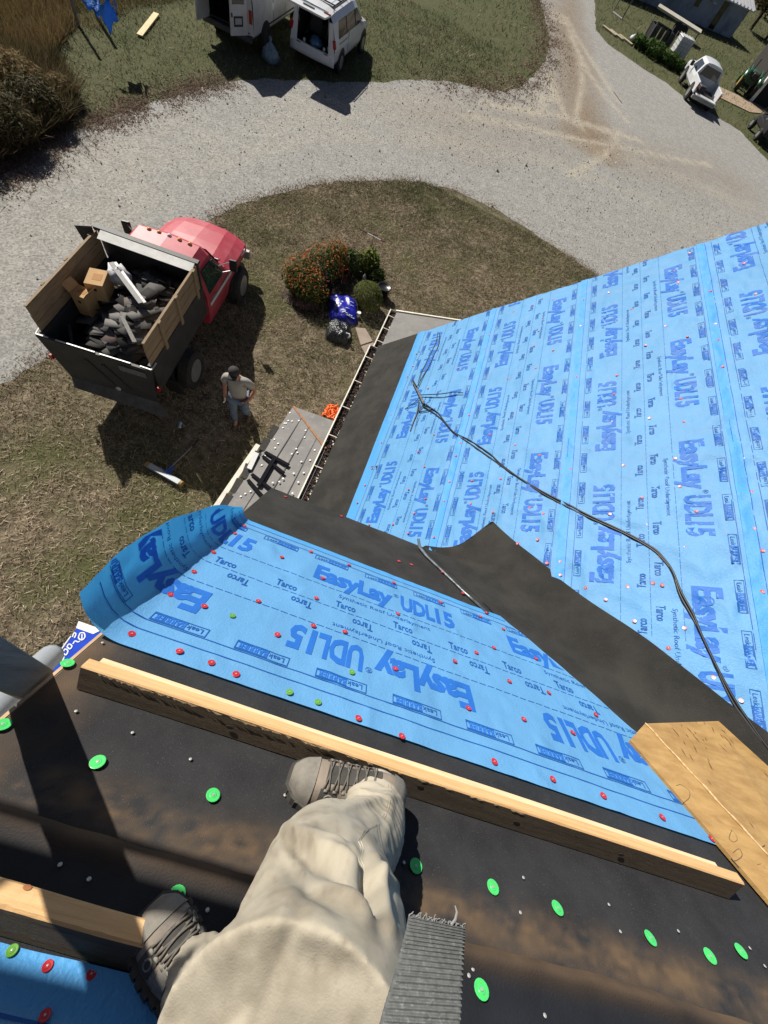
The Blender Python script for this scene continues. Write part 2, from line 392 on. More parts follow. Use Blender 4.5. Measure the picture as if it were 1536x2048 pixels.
nj = len(q_); a = (np.arange(len(p_) - 1)[:, None] * nj + np.arange(nj - 1)[None]).ravel()
valley = np_mesh('valley_membrane', np.column_stack([VV, zz]), np.stack([a, a + nj, a + nj + 1, a + 1], -1), membrane, house, True)
# peeled release film along the free edge of the valley membrane
E0 = [onC(834, 1078, .05), onC(836, 1094, .03), onC(850, 1112, .022), onC(885, 1145, .018), onC(925, 1184, .018), onC(972, 1226, .018)]
fm = MB(); fm.grid([[p, p + Vector((.010, .008, .010)), p + Vector((.026, .014, -.004))] for p in E0])
fm.build('release_film', mat('silver_film', (.30, .33, .34), (.10, .11, .11), scale=14, rough=.3, metal=.5, bump=.2, bscale=60), house, True, solid=.0015)

# ---------------------------------------------------------------- blue printed underlayment
capmesh = {}
def cap_mesh(key, r, m):
    if key not in capmesh:
        mb = MB(); mb.lathe([(r, 0), (r, .0011), (r * .9, .0016), (r * .52, .0013), (r * .46, .0021), (r * .24, .0021), (r * .22, .0012), (r * .2, .0028), (0.0004, .0031)], n=16)
        me = mb.mesh(key, m, False); me.materials.append(nailm)
        for p in me.polygons:
            if all(math.hypot(*me.vertices[i].co[:2]) < r * .21 for i in p.vertices) : p.material_index = 1
        capmesh[key] = me
    return capmesh[key]
def put_cap(parent, me, pos, n, name='cap_nail', tilt=0.0):
    q = Vector((0, 0, 1)).rotation_difference(n).to_matrix().to_4x4()
    t = Euler((random.uniform(-tilt, tilt), random.uniform(-tilt, tilt), random.uniform(0, 6))).to_matrix().to_4x4()
    return link(name, me, parent, False, Matrix.Translation(pos) @ q @ t)

class Sheet:
    """One course of underlayment: u runs along the roll, w from its middle towards the eave (+) or the ridge (-)."""
    def __init__(s, P0, U, D, N, off, wr, bend=None, inside=None):
        s.P0, s.U, s.D, s.N, s.off, s.wr, s.bend, s.inside = map(lambda a: a, (np.array(P0), np.array(U), np.array(D), np.array(N), off, wr, bend, inside))
    def S(s, u, w, lift=0.0):
        u = np.asarray(u, float); w = np.asarray(w, float)
        n = s.off + lift + s.wr(u, w); uu = u; nx = np.zeros_like(u); 
        if s.bend is not None: uu, dn, nx = s.bend(u, w, n); n = dn
        return s.P0 + uu[..., None] * s.U + w[..., None] * s.D + n[..., None] * s.N
    def sheet(s, name, us, ws, ulim, parent, label=None):
        V = []; 
        for w in ws:
            a, b = ulim(w); V.append(np.stack([a + (b - a) * us, np.full_like(us, w)], -1))
        V = np.array(V); P = s.S(V[..., 0], V[..., 1]).reshape(-1, 3); ni, nj = V.shape[:2]
        a = (np.arange(ni - 1)[:, None] * nj + np.arange(nj - 1)[None]).ravel()
        s.ob = np_mesh(name, P, np.stack([a, a + 1, a + nj + 1, a + nj], -1), bluem, parent, True, {'lap': np.clip((V[..., 1].ravel() - .572) / .006, 0, 1)}); return s.ob
    def stamp(s, acc, vt, u0, w0, flip=False, mx=.07):
        v, t = vt; v, t = split_tris(v, t, mx)
        u = u0 - v[:, 0] if flip else u0 + v[:, 0]; w = w0 - v[:, 1] if flip else w0 + v[:, 1]
        if s.inside is not None:
            ok = s.inside(u, w); t = t[ok[t].all(1)]
        if len(t): acc.append((u, w, t))
    def ink(s, name, m, acc, lift=.0022):
        V = []; F = []; k = 0
        for u, w, t in acc: V.append(s.S(u, w, lift)); F.append(t + k); k += len(u)
        if F: tag(np_mesh(name, np.concatenate(V), np.concatenate(F), m, s.ob, False), kind='stuff')
    def print_all(s, u0, u1, eA, eB, lA, lB, tA, edge=.64):
        big = []; fine = []; pale = []
        ez = text_tris('EasyLay', .150, .50, .042, .93); udl = text_tris('UDL', .150, .225, .042, .95); fif = text_tris('15', .150, .125, .042); reg = text_tris('\u00ae', .034, .034)
        syn = text_tris('Synthetic Roof Underlayment', .030, .56); tar = text_tris('Tarco', .054, .115, .022)
        leak = text_tris('Leak', .026, .068, .01); bar = text_tris('BARRIER', .034, .125, .035)
        def rep(fn, ph, per):
            k = math.floor((u0 - ph) / per) - 1
            while ph + k * per < u1 + per: fn(ph + k * per); k += 1
        def easy(u, fl):
            sg = -1 if fl else 1; b = -.235 if fl else .235
            s.stamp(big, ez, u, b, fl); s.stamp(big, udl, u + sg * .555, b, fl); s.stamp(big, fif, u + sg * .790, b, fl)
            s.stamp(fine, reg, u + sg * .508, b + (-.11 if fl else .11), fl)
            s.stamp(fine, syn, u + sg * .175, -.118 if fl else .118, fl)
        rep(lambda u: easy(u, False), eA, 1.304); rep(lambda u: easy(u, True), eB, 1.304)
        def logo(u, fl):
            sg = -1 if fl else 1; b = -.452 if fl else .452
            for x, y, ww, hh in ((0, 0, .225, .004), (0, .046, .225, .004), (0, 0, .004, .05), (.221, 0, .004, .05), (.088, .004, .133, .0065), (.088, .040, .133, .006)):
                s.stamp(fine, rect_tris(ww, hh), u + sg * x, b + (-y if fl else y), fl)
            s.stamp(fine, leak, u + sg * .02, b + (-.012 if fl else .012), fl); s.stamp(big, bar, u + sg * .09, b + (-.008 if fl else .008), fl)
        rep(lambda u: logo(u, False), lA, .342); rep(lambda u: logo(u, True), lB, .342)
        rep(lambda u: s.stamp(fine, tar, u, .028), tA, .337); rep(lambda u: s.stamp(fine, tar, u, -.028, True), tA + .222, .337)
        for sg in (1, -1):
            for w in (.51, .565): 
                x = u0
                while x < u1: s.stamp(fine, rect_tris(.25, .0042), x, sg * w); x += .25
        for w in (.18, 0, -.18):
            x = u0
            while x < u1: s.stamp(fine, rect_tris(.036, .0036), x, w); x += .046
        s.ink('bold_print', inkbig, big); s.ink('fine_print', inkfine, fine)
SL = 1.41421356
# --- main roof: five courses, each lapped over the one below
def wrM(u, w_, x0):
    x = x0 - w_ / SL
    r1 = pn(u * 2.6 + x * 2.2, x * 5.5 - u * 1.4, 60); r2 = 1 - np.abs(pn(u * 4.5 + 2.5 * x, x * 9 - 3 * u, 61)) * 2.2; r3 = 1 - np.abs(pn(u * 9 - x * 5, x * 11, 62)) * 2.6
    amp = .55 + .7 * np.clip(x * .35 - (u - 3.5) * .10, -.2, 1.2)
    return np.clip((x + u - 2.85) / .5, .1, 1) * 1.6 * amp * (.006 * r1 + .0042 * np.clip(r2, 0, 1) ** 2 + .0030 * np.clip(r3, 0, 1) ** 2)
def ymin(x): return np.minimum(1.37, 2.75 + .12 * SL - x)
courses = [(.570, 1.91, 3.95), (1.396, 1.62, 4.02), (2.235, 1.364, 2.69), (3.065, 2.27, 3.35), (3.89, 1.8, 3.0)]
Msheets = []
for k, (xc, eA, eB) in enumerate(courses):
    half = .64 if k else .72
    bendend = lambda u, w, n: (np.where(u > 5.60, 5.60 + .75 * (u - 5.60), u), np.where(u > 5.60, n - (u - 5.60) * .65, n), None)
    def inside(u, w, xc=xc, k=k):
        x = xc - w / SL; return (u > ymin(x) - .05) & (u < 5.64) & (w < .66) & (w > -.64)
    sh = Sheet((xc, 0, zM(xc)), (0, 1, 0), (-1 / SL, 0, -1 / SL), NM, .009 + .005 * (k > 0), lambda u, w, xc=xc: wrM(u, w, xc) + .016 * np.clip((xc - w / SL + u - 2.85) / .5, .1, 1) * np.exp(-((.64 - w) / .05) ** 2) * (.5 + pn(u * 2, w * 0, 70)) * 1.0, bendend, inside)
    ws = np.concatenate([np.linspace(-.64, .56, 44), np.linspace(.57, half, 9)])
    hang = lambda w, k=k: 5.62 + (.13 * math.sin(max(0, min(1, (w + .55) / 1.15)) * math.pi) if k == 1 else (.09 if (k == 2 and w > .35) or (k == 3 and w > .45) else .02)) + .012 * math.sin(w * 7 + k)
    ob = sh.sheet('underlayment_sheet', np.linspace(0, 1, 170), ws, lambda w, xc=xc: (float(ymin(xc - w / SL)), hang(w)), house)
    sh.print_all(1.0, 5.7, eA, eB, 1.541 + .342 * .3 * k, 1.25 + .1 * k, 1.1 + .12 * k)
    Msheets.append(sh)
# --- cross roof: the course over the eave strip, its loose end flipped up along the rake
UF = -.545
def bendC(u, w, n):
    L_ = np.clip(UF - u, 0, None); k = np.interp(w, [-.64, -.2, .3, .64], [5.2, 5.6, 7.5, 11.0]); thm = np.interp(w, [-.64, 0, .45, .64], [1.25, 1.2, 1.25, 1.6])
    arc = thm / k; a = np.minimum(L_, arc) * k; rest = np.clip(L_ - arc, 0, None)
    dx = np.sin(a) / k + rest * np.cos(thm); dn = (1 - np.cos(a)) / k + rest * np.sin(thm)
    back = L_ > 0
    # offset along the local normal of the rolled sheet
    return np.where(back, UF - dx + n * np.sin(a), u), np.where(back, dn + n * np.cos(a), n), None
def wrC(u, w):
    d = np.clip((u - UF) * 3, 0.35, 1); fl = np.clip((UF - u) * 6, 0, 1)
    return .007 * fl * pn(u * 5, w * 4, 84) + .004 * fl * np.clip(1 - np.abs(pn(u * 6 + w * 3, w * 9 - u * 2, 85)) * 3, 0, 1) + d * (.0035 * pn(u * 2.2 + w * 2, w * 5 - u * 3, 80) + .0022 * np.clip(1 - np.abs(pn(u * 7 + w * 5, w * 4 - u * 3, 81)) * 2.4, 0, 1) + .0012 * pn(u * 14, w * 12, 82))
def ucut(w):
    y = .42 + w / SL; return np.interp(y, [-.2, .02, .30, .353, .587, .852, .9], [2.25, 2.22, 1.98, 1.904, 1.655, 1.329, 1.25]) + .006 * np.sin(np.asarray(w) * 19)
def lenC(w): return UF - np.interp(w, [-.64, -.3, .1, .4, .64], [.275, .335, .30, .23, .13]) + .006 * np.sin(np.asarray(w) * 17)
shC = Sheet((0, .42, zC(.42)), (1, 0, 0), (0, 1 / SL, -1 / SL), NC, .014, wrC, bendC, lambda u, w: (u < ucut(w)) & (u > lenC(w) + .003) & (w < .64) & (w > -.65))
us = np.concatenate([np.linspace(0, .22, 60)[:-1], np.linspace(.22, 1, 120)])
obC = shC.sheet('underlayment_sheet', us, np.linspace(-.655, .625, 70), lambda w: (float(lenC(w)), float(ucut(w))), house)
shC.wavy = True
shC.print_all(-1.3, 2.3, -.025, .889, -.06, .02, -.193)
obC['label'] = 'crisp blue printed underlayment course with its loose end curled up over the rake'
# --- the next course up, seen in the bottom left corner
def uc2(w): return np.interp(w, [-.1, .64], [.6, .6])
sh2 = Sheet((0, -.549 - .64 / SL, zC(-.549 - .64 / SL)), (1, 0, 0), (0, 1 / SL, -1 / SL), NC, .020, lambda u, w: wrC(u, w) * 1.2 + .006 * np.clip((w - .58) / .06, 0, 1) * (1 + pn(u * 6, w * 0, 88)), None, lambda u, w: (u < .9) & (w < .63) & (w > .0))
sh2.sheet('underlayment_sheet', np.linspace(0, 1, 60), np.linspace(-.1, .64, 40), lambda w: (-.62, .95), house)
sh2.print_all(-.62, .9, -.3, .3, -.36, .02, -.2)

# ---------------------------------------------------------------- cap nails
cR = cap_mesh('red_cap', .0135, redcap); cG = cap_mesh('green_cap', .0185, greencap); cD = cap_mesh('dull_cap', .0135, darkgreencap)
nm = MB(); nm.lathe([(.0045, 0), (.0045, .0005), (.003, .0010), (.0003, .0011)], n=10); nailmesh = nm.mesh('nail', nailm, True)
CR = [(564,1114),(622,1103),(698,1129),(646,1156),(517,1202),(633,1196),(627,1251),(690,1263),(555,1269),(717,1436),(788,1165),(881,1204),(961,1233),(1007,1258),(796,1227),(988,1295),(953,1305),(910,1322),(1072,1317),(791,1337),(937,1416),(1019,1362),(1048,1438),(804,1472),(989,1523),(409,1212),(359,1302),(423,1325),(472,1348),(1098,1385),(1192,1429),(1146,1465),(1106,1558),(1207,1591),(1325,1634),(1424,1677)]
for q in CR: put_cap(shC.ob, cR, onC(*q, .021), NC, tilt=.08)
for u, w in ((-.548, -.60), (-.556, -.33), (-.560, -.12), (-.566, .10), (-.560, .38), (-.552, .52)):
    put_cap(shC.ob, cR, Vector(shC.S(np.array([u]), np.array([w]), .003)[0]), (NC + Vector((.25, 0, 0))).normalized(), tilt=.05)
for q in [(704,1344),(579,1384),(636,1404),(465,1231)]: o = put_cap(shC.ob, cD, onC(*q, .021), NC, tilt=.08); o['label'] = 'green plastic cap nail'
for q in [(798,1122),(823,1129)]: put_cap(eC, cR, onC(*q, .014), NC)
for q in [(885,1144),(926,1186),(973,1225)]: put_cap(valley, cR, onC(*q, .024), NC)
for q in [(683,1032),(571,993)]: put_cap(eC, cR, onC(*q, .014), NC)
cR2 = cap_mesh('red_cap_small', .0085, redcap)
for q in [(95,1932),(183,1948),(90,2031)]: put_cap(sh2.ob, cR2, onC(*q, .027), NC)
o = put_cap(sh2.ob, cap_mesh('dull_cap_small', .009, darkgreencap), onC(24, 1901, .027), NC); o['label'] = 'green plastic cap nail'
MR = [(1151,793),(1145,837),(1144.5,886),(1141,938),(1228,788),(1225,843),(1247,930),(1219.5,1028),(1284,995),(1294,1048),(1299,836),(1350,917),(1360,973),(1393,1023),(1368.5,843),(1362,797),(1124,1071),(1132,1065),(1368,1094),(1320,1113),(1306,1166),(1324.5,1170),(1255,1173),(1414,1178),(1269,1242),(1369,1256),(1432,1251.5),(1337,1296),(1452,1052),(1452,1065),(1509,1057),(1525.5,1101.5),(1525,1183),(1427,1354.5),(1482.5,1401),(1120,1123),(1121,1150),(1171,1175.5),(1211,1199),(1404,522),(1413,552.5),(1421,582),(1422,619),(1430.5,648),(1436,679.5),(1445.5,733),(1511,588),(1488,527),(1357,565),(1349,541),(1378.5,506),(1486,917),(1503,984),(1167.5,599),(1160.5,618),(1161.5,652),(1160.5,680),(1153.5,716),(1152.5,754),(1218,585),(1263,618),(1228.5,699),(1234,750),(1291,690.5),(1356,564),(1331.5,652),(1375,673),(1086,636),(1077,662),(1106,700),(1071.5,736),(1106,599),(1027,623),(1065,610),(1068,692),(1016,757.5),(1031,889),(1079.5,910),(781.6,830),(763,885),(744,936),(730,969.6),(714.6,1005),(738,1049),(785.7,1048),(817,978),(836,903),(868,869),(849,933),(851,997),(828,1026),(816,1066),(868,1074),(888,1002),(899,963),(912,911),(921,886),(938,830),(902,1095),(980,869),(1001,957.5),(941.6,1007),(944,961),(986,1024),(1059,1015),(1086.5,1027),(832.6,707),(825.6,731.5),(815,753),(856,776),(916.6,736),(954,753),(947,786),(979.6,669),(970,697)]
cRm = cap_mesh('red_cap_pale', .0125, mat('sun_bleached_red', (.46, .06, .07), (.5, .14, .14), scale=40, rough=.3))
for q in MR:
    P = onM(*q, .022); k = max(0, min(4, int((P.x + .02 - .117) // .83))); put_cap(Msheets[k].ob, cRm, P, NM, tilt=.15)
for q in [(1035,1087),(1094,1126),(1075,1079)]: put_cap(valley, cR, onM(*q, .03), NM)
GR = [(135,1326),(5,1449),(195,1524),(426,1590),(353,1791),(832,1732),(986,1774),(1115,1816),(1301,1876),(1420,1912),(1482,1902),(1530,1798),(963,1979)]
for q in GR: o = put_cap(feltO, cG, onC(*q, .013), NC, tilt=.1)
NL = [(152,1422),(265,1465),(205,1285),(381,1518),(120,1729),(178,1758),(570,1590),(415,1820),(808,1725),(938,1951),(946,1938),(1047,1755),(1218,1809),(1241,1863),(1357,1862),(1500,1896),(1530,1932),(1041,1825),(1030,1932),(1090,2031)]
for q in NL: put_cap(feltO, nailmesh, onC(*q, .011), NC, 'nail')

# ---------------------------------------------------------------- gutter, porch roofs
def gutter(y0, y1, x0, x1, z, nbr):
    g = MB(); prof = [(x1 + .005, z + .02), (x1, z), (x0 + .02, z - .01), (x0, z + .03), (x0 - .008, z + .085), (x0 + .012, z + .088), (x0 + .008, z + .03), (x0 + .03, z), (x1 - .008, z + .008), (x1 - .004, z + .018)]
    g.rings([[(x, y, zz_) for x, zz_ in prof] for y in (y0, y1)]); go = g.build('gutter', whitepaint, house)
    for i in range(nbr):
        y = y0 + (y1 - y0) * (i + .5) / nbr; b = MB(); b.box(((x0 + x1) / 2, y, z + .082), (x1 - x0 + .02, .014, .005)); b.build('strap', whitepaint, go)
    d = MB()
    for i in range(int((y1 - y0) * 260)):
        y = random.uniform(y0 + .02, y1 - .02); x = random.uniform(x0 + .03, x1 - .02); s_ = random.uniform(.010, .034)
        d.box((x, y, z + .02 + random.uniform(0, .02)), (s_, s_ * random.uniform(.4, 1.6), .008), (random.uniform(-.5, .5), random.uniform(-.5, .5), random.uniform(0, 3)))
    tag(d.build('leaf_litter', debrism, go), kind='stuff')
    e = MB(); e.box(((x0 + x1) / 2, y1 + .002, z + .035), (x1 - x0 + .02, .006, .10)); e.build('end_cap', whitepaint, go)
gutter(1.95, 5.58, -.655, -.515, 2.67, 6)
gutter(5.66, 6.78, -.60, -.47, 2.60, 3)
# grey rear porch roof beyond the main roof
p = MB(); p.slab([(-.47, 5.62, 2.70), (-.47, 6.75, 2.70), (.75, 6.75, 3.08), (.75, 5.62, 3.08)], (-.3, 0, .95), .06); pr2 = p.build('porch_roof', greyply, house); pr2['label'] = 'small grey porch roof beyond the main rake'
f = MB(); f.box((.14, 6.775, 2.86), (1.30, .03, .10), (0, -.30, 0)); f.build('fascia', whitepaint, house)
w = MB(); w.box((.3, 6.1, 1.3), (1.2, .9, 2.6)); w.build('wall', sidingm, house)
# hipped grey porch roof under the gutter
ZE = 2.38; A = Vector((-1.41, 3.97, ZE)); B = Vector((-.60, 3.22, 2.72)); Cc = Vector((-.55, 4.02, ZE)); D_ = Vector((-1.62, 1.35, ZE)); E_ = Vector((-.60, 1.2, 2.72)); 
p = MB(); p.add([A, B, E_, D_, A - Vector((0, 0, .06)), B - Vector((0, 0, .06)), E_ - Vector((0, 0, .06)), D_ - Vector((0, 0, .06))], [(0, 1, 2, 3), (7, 6, 5, 4), (0, 3, 7, 4), (3, 2, 6, 7), (2, 1, 5, 6), (1, 0, 4, 5)])
pr = p.build('porch_roof', greyply, house); pr['label'] = 'hipped grey porch roof dotted with nail caps below the gutter'
p = MB(); p.add([A, Cc, B, A - Vector((0, 0, .06)), Cc - Vector((0, 0, .06)), B - Vector((0, 0, .06))], [(0, 1, 2), (5, 4, 3), (0, 3, 4, 1), (1, 4, 5, 2), (2, 5, 3, 0)]); p.build('hip_face', greyply, house)
p = MB(); p.bar(A + Vector((0, 0, .004)), B + Vector((0, 0, .006)), .035, .010); p.build('hip_strip', mat('rusty_strip', (.20, .085, .035), (.32, .16, .07), scale=30, rough=.8), house)
w = MB(); w.box((-.66, 2.5, 1.15), (1.2, 2.2, 2.28)); w.build('wall', sidingm, house)
pn3 = (B - A).cross(D_ - A).normalized(); pn3 = pn3 if pn3.z > 0 else -pn3
def onP(px, py, off=0):
    d = Vector(ray(px, py)); o = Vector((0, 0, H)); t = (A - o).dot(pn3) / d.dot(pn3); return o + d * t + pn3 * off
wc = MB(); wc.lathe([(.016, 0), (.016, .002), (.01, .005), (.0005, .006)], n=10); wcm = wc.mesh('white_cap', mat('white_plastic', (.75, .74, .70), rough=.4), True)
for zx, zy in [(945,390),(880,513),(900,513),(862,566),(925,482),(970,488),(1050,482),(1130,598),(1118,678),(762,702),(805,752),(770,805),(1020,815),(1033,858),(967,875),(1080,967),(612,1008),(1183,950),(990,1105),(865,1165),(820,1203),(742,1215),(1043,1208),(1108,1098),(480,1318),(418,1345),(365,1378),(555,1450),(975,1340),(1238,830),(650,898)]:
    put_cap(pr, wcm, onP(420 + zx / 5.908, 760 + zy / 5.908, .002), pn3)
for i, (a, b) in enumerate(((0, 0), (.22, 0), (.45, 0))):      # lap lines of the felt
    q0 = A.lerp(B, .28 + a * 1.05); q1 = D_.lerp(E_, .28 + a * 1.05); s_ = MB(); s_.bar(q0 + pn3 * .002, q1 + pn3 * .002, .012, .004, up=pn3); s_.build('felt_lap', mat('lap_line', (.09, .088, .085), rough=.9), pr)
# white gutter of the porch, with torn shingle strips along the edge
g = MB(); g.bar((-1.60, 3.05, ZE - .05), (-1.72, 1.3, ZE - .05), .07, .08); g.build('porch_gutter', whitepaint, house)
for i in range(7):
    t = i / 7.0; y = 3.35 - t * 1.9; x = -1.46 - t * .13; s_ = MB(); s_.box((x - .03, y, ZE + .012 + .006 * (i % 2)), (.10, .25 - .02 * (i % 3), .012), (random.uniform(-.08, .08), .25, random.uniform(-.1, .1) + .06)); s_.build('torn_shingle', mat('old_shingle', (.045, .042, .038), (.075, .07, .062), scale=40, rough=.95, bump=.5, bscale=200), house)
s_ = MB(); s_.box((-1.53, 2.72, ZE + .05), (.07, .30, .02), (0, .2, .07)); s_.build('flashing_scrap', mat('white_sheet', (.78, .77, .74), rough=.45), house)
for i in range(5):
    s_ = MB(); s_.bar((-1.72 + .02 * i, 1.85 - .12 * i, ZE + .0), (-1.82 - .015 * i, 1.40 - .15 * i, ZE - .10 + .01 * i), .03, .02); s_.build('frayed_trim', whitepaint, house)
# ---------------------------------------------------------------- things on the roof
UP_C = Vector((0, -1, 1)).normalized()      # uphill along the cross roof
def cpt(x, y, off): return Vector((x, y, zC(y))) + NC * off
woodtop = mat('fresh_lumber', (.66, .42, .20), (.56, .33, .14), scale=5, rough=.65, stretch=(1, 22, 22), col3=(.42, .22, .09), scale3=1.5, lo3=.6, hi3=.85, bump=.25, bscale=30)
woodpale = mat('pale_lumber', (.76, .58, .36), (.68, .48, .27), scale=5, rough=.65, stretch=(1, 18, 18), bump=.25, bscale=30, col3=(.55, .36, .2), scale3=2, lo3=.62, hi3=.85)
wooddark = mat('dark_lumber', (.085, .062, .040), (.135, .10, .062), scale=4, rough=.85, stretch=(1, 14, 14), bump=.35, bscale=40, col3=(.03, .022, .016), scale3=6, lo3=.63, hi3=.75)  # darker wood for the face towards the ridge
def toe_part(x0, x1, y, th, h, lift, name, m, parent, seed, facem=None, n=60):
    """A 2x4 on edge: sawn block with slightly uneven arrises, face towards the ridge darker."""
    r = random.Random(seed); rings = []
    for i in range(n + 1):
        t = i / n; x = x0 + (x1 - x0) * t; j = lambda a: r.uniform(-a, a)
        e = .0018 * math.sin(t * 9 + seed); b = cpt(x, y, lift)
        chip = .006 * max(0, r.random() - .72) if i not in (0, n) else 0
        p = [b + UP_C * e, b + NC * (h - .004 - chip) + UP_C * (e - chip * .2), b + NC * h + UP_C * (e - .004 - chip), b + NC * (h + j(.0006)) - UP_C * (th - .004 - e), b + NC * (h - .004) - UP_C * (th - e), b - UP_C * (th - e)]
        rings.append(p)
    mb = MB(); mb.rings(rings); o = mb.build(name, m, parent)
    if facem:
        o.data.materials.append(facem)
        for p in o.data.polygons:
            if p.normal.dot(UP_C) > .8 or p.normal.dot(NC) < -.5: p.material_index = 1
    return o
toe1 = thing('toe_board', 'long doubled toe board of raw lumber under the upper boot with darker near face', 'toe board', cpt(.6, -.19, 0))
toe_part(-.547, 1.80, -.186, .038, .089, .008, 'plank', woodtop, toe1, 3, wooddark)
toe_part(-.530, 1.76, -.186 + .0395 / SL, .038, .062, .008 + .0395 * 0, 'plank', woodpale, toe1, 5)
knot = mat('knot', (.025, .016, .010), rough=.9)
for x in (-.08, .56, .92, 1.32): 
    k = MB(); k.lathe([(.009, 0), (.008, .0012), (.0005, .0014)], n=9); me = k.mesh('knot', knot); P = cpt(x, -.186, .008 + random.uniform(.03, .06)) + UP_C * .001
    link('knot', me, toe1, False, Matrix.Translation(P) @ Vector((0, 0, 1)).rotation_difference(UP_C).to_matrix().to_4x4() @ Matrix.Diagonal((1.5, .8, 1, 1)))
sp = MB()
for i in range(70):       # splinters along the chewed arris
    x = random.choice((random.uniform(-.5, .3), random.uniform(-.5, .9))); b = cpt(x, -.186, .008 + .086) + UP_C * .001; l = random.uniform(.01, .05)
    sp.add([b, b + Vector((l, 0, 0)) + NC * random.uniform(-.004, .002) + UP_C * .002, b + Vector((l * .6, 0, 0)) - NC * random.uniform(.003, .010) + UP_C * .0015], [(0, 1, 2)])
tag(sp.build('splinters', woodpale, toe1), kind='stuff')
toe2 = thing('toe_board', 'single toe board of orange lumber under the lower boot above the bottom blue corner', 'toe board', cpt(-.3, -.53, 0))
toe_part(-.66, .18, -.541, .038, .089, .010, 'plank', woodtop, toe2, 8, wooddark)
k = MB(); k.lathe([(.010, 0), (.008, .0008), (.0005, .001)], n=9); me = k.mesh('knot', mat('orange_knot', (.30, .12, .04), rough=.8))
link('knot', me, toe2, False, Matrix.Translation(cpt(-.285, -.533, .1002) - UP_C * .022) @ Vector((0, 0, 1)).rotation_difference(NC).to_matrix().to_4x4() @ Matrix.Diagonal((.8, .45, .4, 1)))

# yellow weathered board lying over the valley on the right
ply = thing('plywood_offcut', 'yellowed plywood offcut with pencilled figures lying over the valley', 'plywood', onC(1400, 1560, .05))
plym = mat('yellow_plywood', (.38, .235, .085), (.27, .155, .05), scale=6, rough=.6, bump=.35, bscale=25, col3=(.20, .10, .035), scale3=3.2, lo3=.66, hi3=.8, stretch=(1.5, 4, 1.5), rvar=.1)
A1, B1 = onC(1260, 1480, .03), onC(1290, 1447, .085); A2, B2 = onC(1536, 1800, .03), onC(1536, 1712, .085)
C1, D1 = onM(1440, 1442, .05), onM(1536, 1530, .05)
ext = lambda a, b, k: b + (b - a) * k
A3, B3, D3 = ext(A1, A2, .45), ext(B1, B2, .45), ext(C1, D1, 2.6)
def patch(c00, c10, c11, c01, nu, nv, jit, nrm):
    return [[c00.lerp(c10, i / nu).lerp(c01.lerp(c11, i / nu), j / nv) + nrm * (jit * random.uniform(-1, 1) if 0 < i < nu and 0 < j < nv else 0) for j in range(nv + 1)] for i in range(nu + 1)]
m1 = MB(); m1.grid(patch(A1, A3, B3, B1, 24, 5, .0006, NC)); m1.build('side_face', plym, ply, True)
C1b = C1.lerp(B1, .02)
m1 = MB(); m1.grid(patch(B1, B3, D3, C1b, 24, 10, .0008, NC)); m1.build('top_face', plym, ply, True)
m1 = MB(); m1.slab([p - NC * .003 for p in (A1, A3, B3, B1)], NC, .012); m1.slab([p - NC * .003 for p in (B1, B3, D3, C1b)], NC, .012); m1.build('core', plym, ply)
cr = MB(); cr.tube([B1.lerp(B3, t) + NC * (.0035 + .0012 * math.sin(t * 37)) + Vector((.001 * math.sin(t * 23), 0, 0)) for t in np.linspace(0, .98, 40)], [.003 + .0015 * abs(math.sin(t * 19)) for t in np.linspace(0, 1, 40)], 6); cr.build('crease', mat('torn_fibre', (.66, .50, .28), (.4, .24, .1), scale=60, rough=.8), ply)
pen = mat('pencil', (.11, .07, .04), rough=.6)
nF1 = (B1 - A1).cross(A3 - A1).normalized(); nF1 = nF1 if nF1.z > 0 else -nF1
def onF1(px, py, off=.0012):
    d = Vector(ray(px, py)); o = Vector((0, 0, H)); return o + d * ((A1 - o).dot(nF1) / d.dot(nF1)) + nF1 * off
def stroke(pts, fn, r, name, m, parent):
    P = [fn(*p) for p in pts]; Q = []
    for i in range(len(P) - 1):
        p0, p1, p2, p3 = P[max(i - 1, 0)], P[i], P[i + 1], P[min(i + 2, len(P) - 1)]
        for t in (0, .25, .5, .75):
            Q.append(.5 * ((2 * p1) + (-p0 + p2) * t + (2 * p0 - 5 * p1 + 4 * p2 - p3) * t * t + (-p0 + 3 * p1 - 3 * p2 + p3) * t ** 3))
    Q.append(P[-1]); mb = MB(); mb.tube(Q, r, 5, flat=.4); return mb.build(name, m, parent)
for pts in ([(1352,1572),(1362,1570),(1378,1582),(1378,1596),(1366,1606)],                                   # a curl
            [(1460,1660),(1470,1668),(1474,1680),(1466,1684),(1458,1676),(1464,1660)],                        # 6
            [(1466,1706),(1478,1698),(1484,1712),(1470,1722),(1462,1716),(1478,1734)],                        # 2
            [(1530,1690),(1518,1700),(1524,1706),(1532,1712),(1526,1726),(1514,1730)], [(1531,1716),(1541,1722),(1537,1738),(1527,1732),(1531,1716)]):
    stroke(pts, onF1, .0015, 'pencil_mark', pen, ply)
for i in range(60):        # checks and worn streaks in the veneer
    u = random.random() ** 1.4; v = random.uniform(.08, .9); p = B1.lerp(B3, u).lerp(C1.lerp(D3, u), v) + NC * .0008; d = (B3 - B1).normalized() + (D3 - B3).normalized() * random.uniform(-.9, .1)
    l = random.uniform(.01, .05); s_ = MB(); s_.tube([p, p + d * l * .5 + NC * .0004, p + d * l], [.0006, .0020, .0005], 4, flat=.5); s_.build('check', mat('veneer_check', (.12, .055, .02), rough=.9), ply)

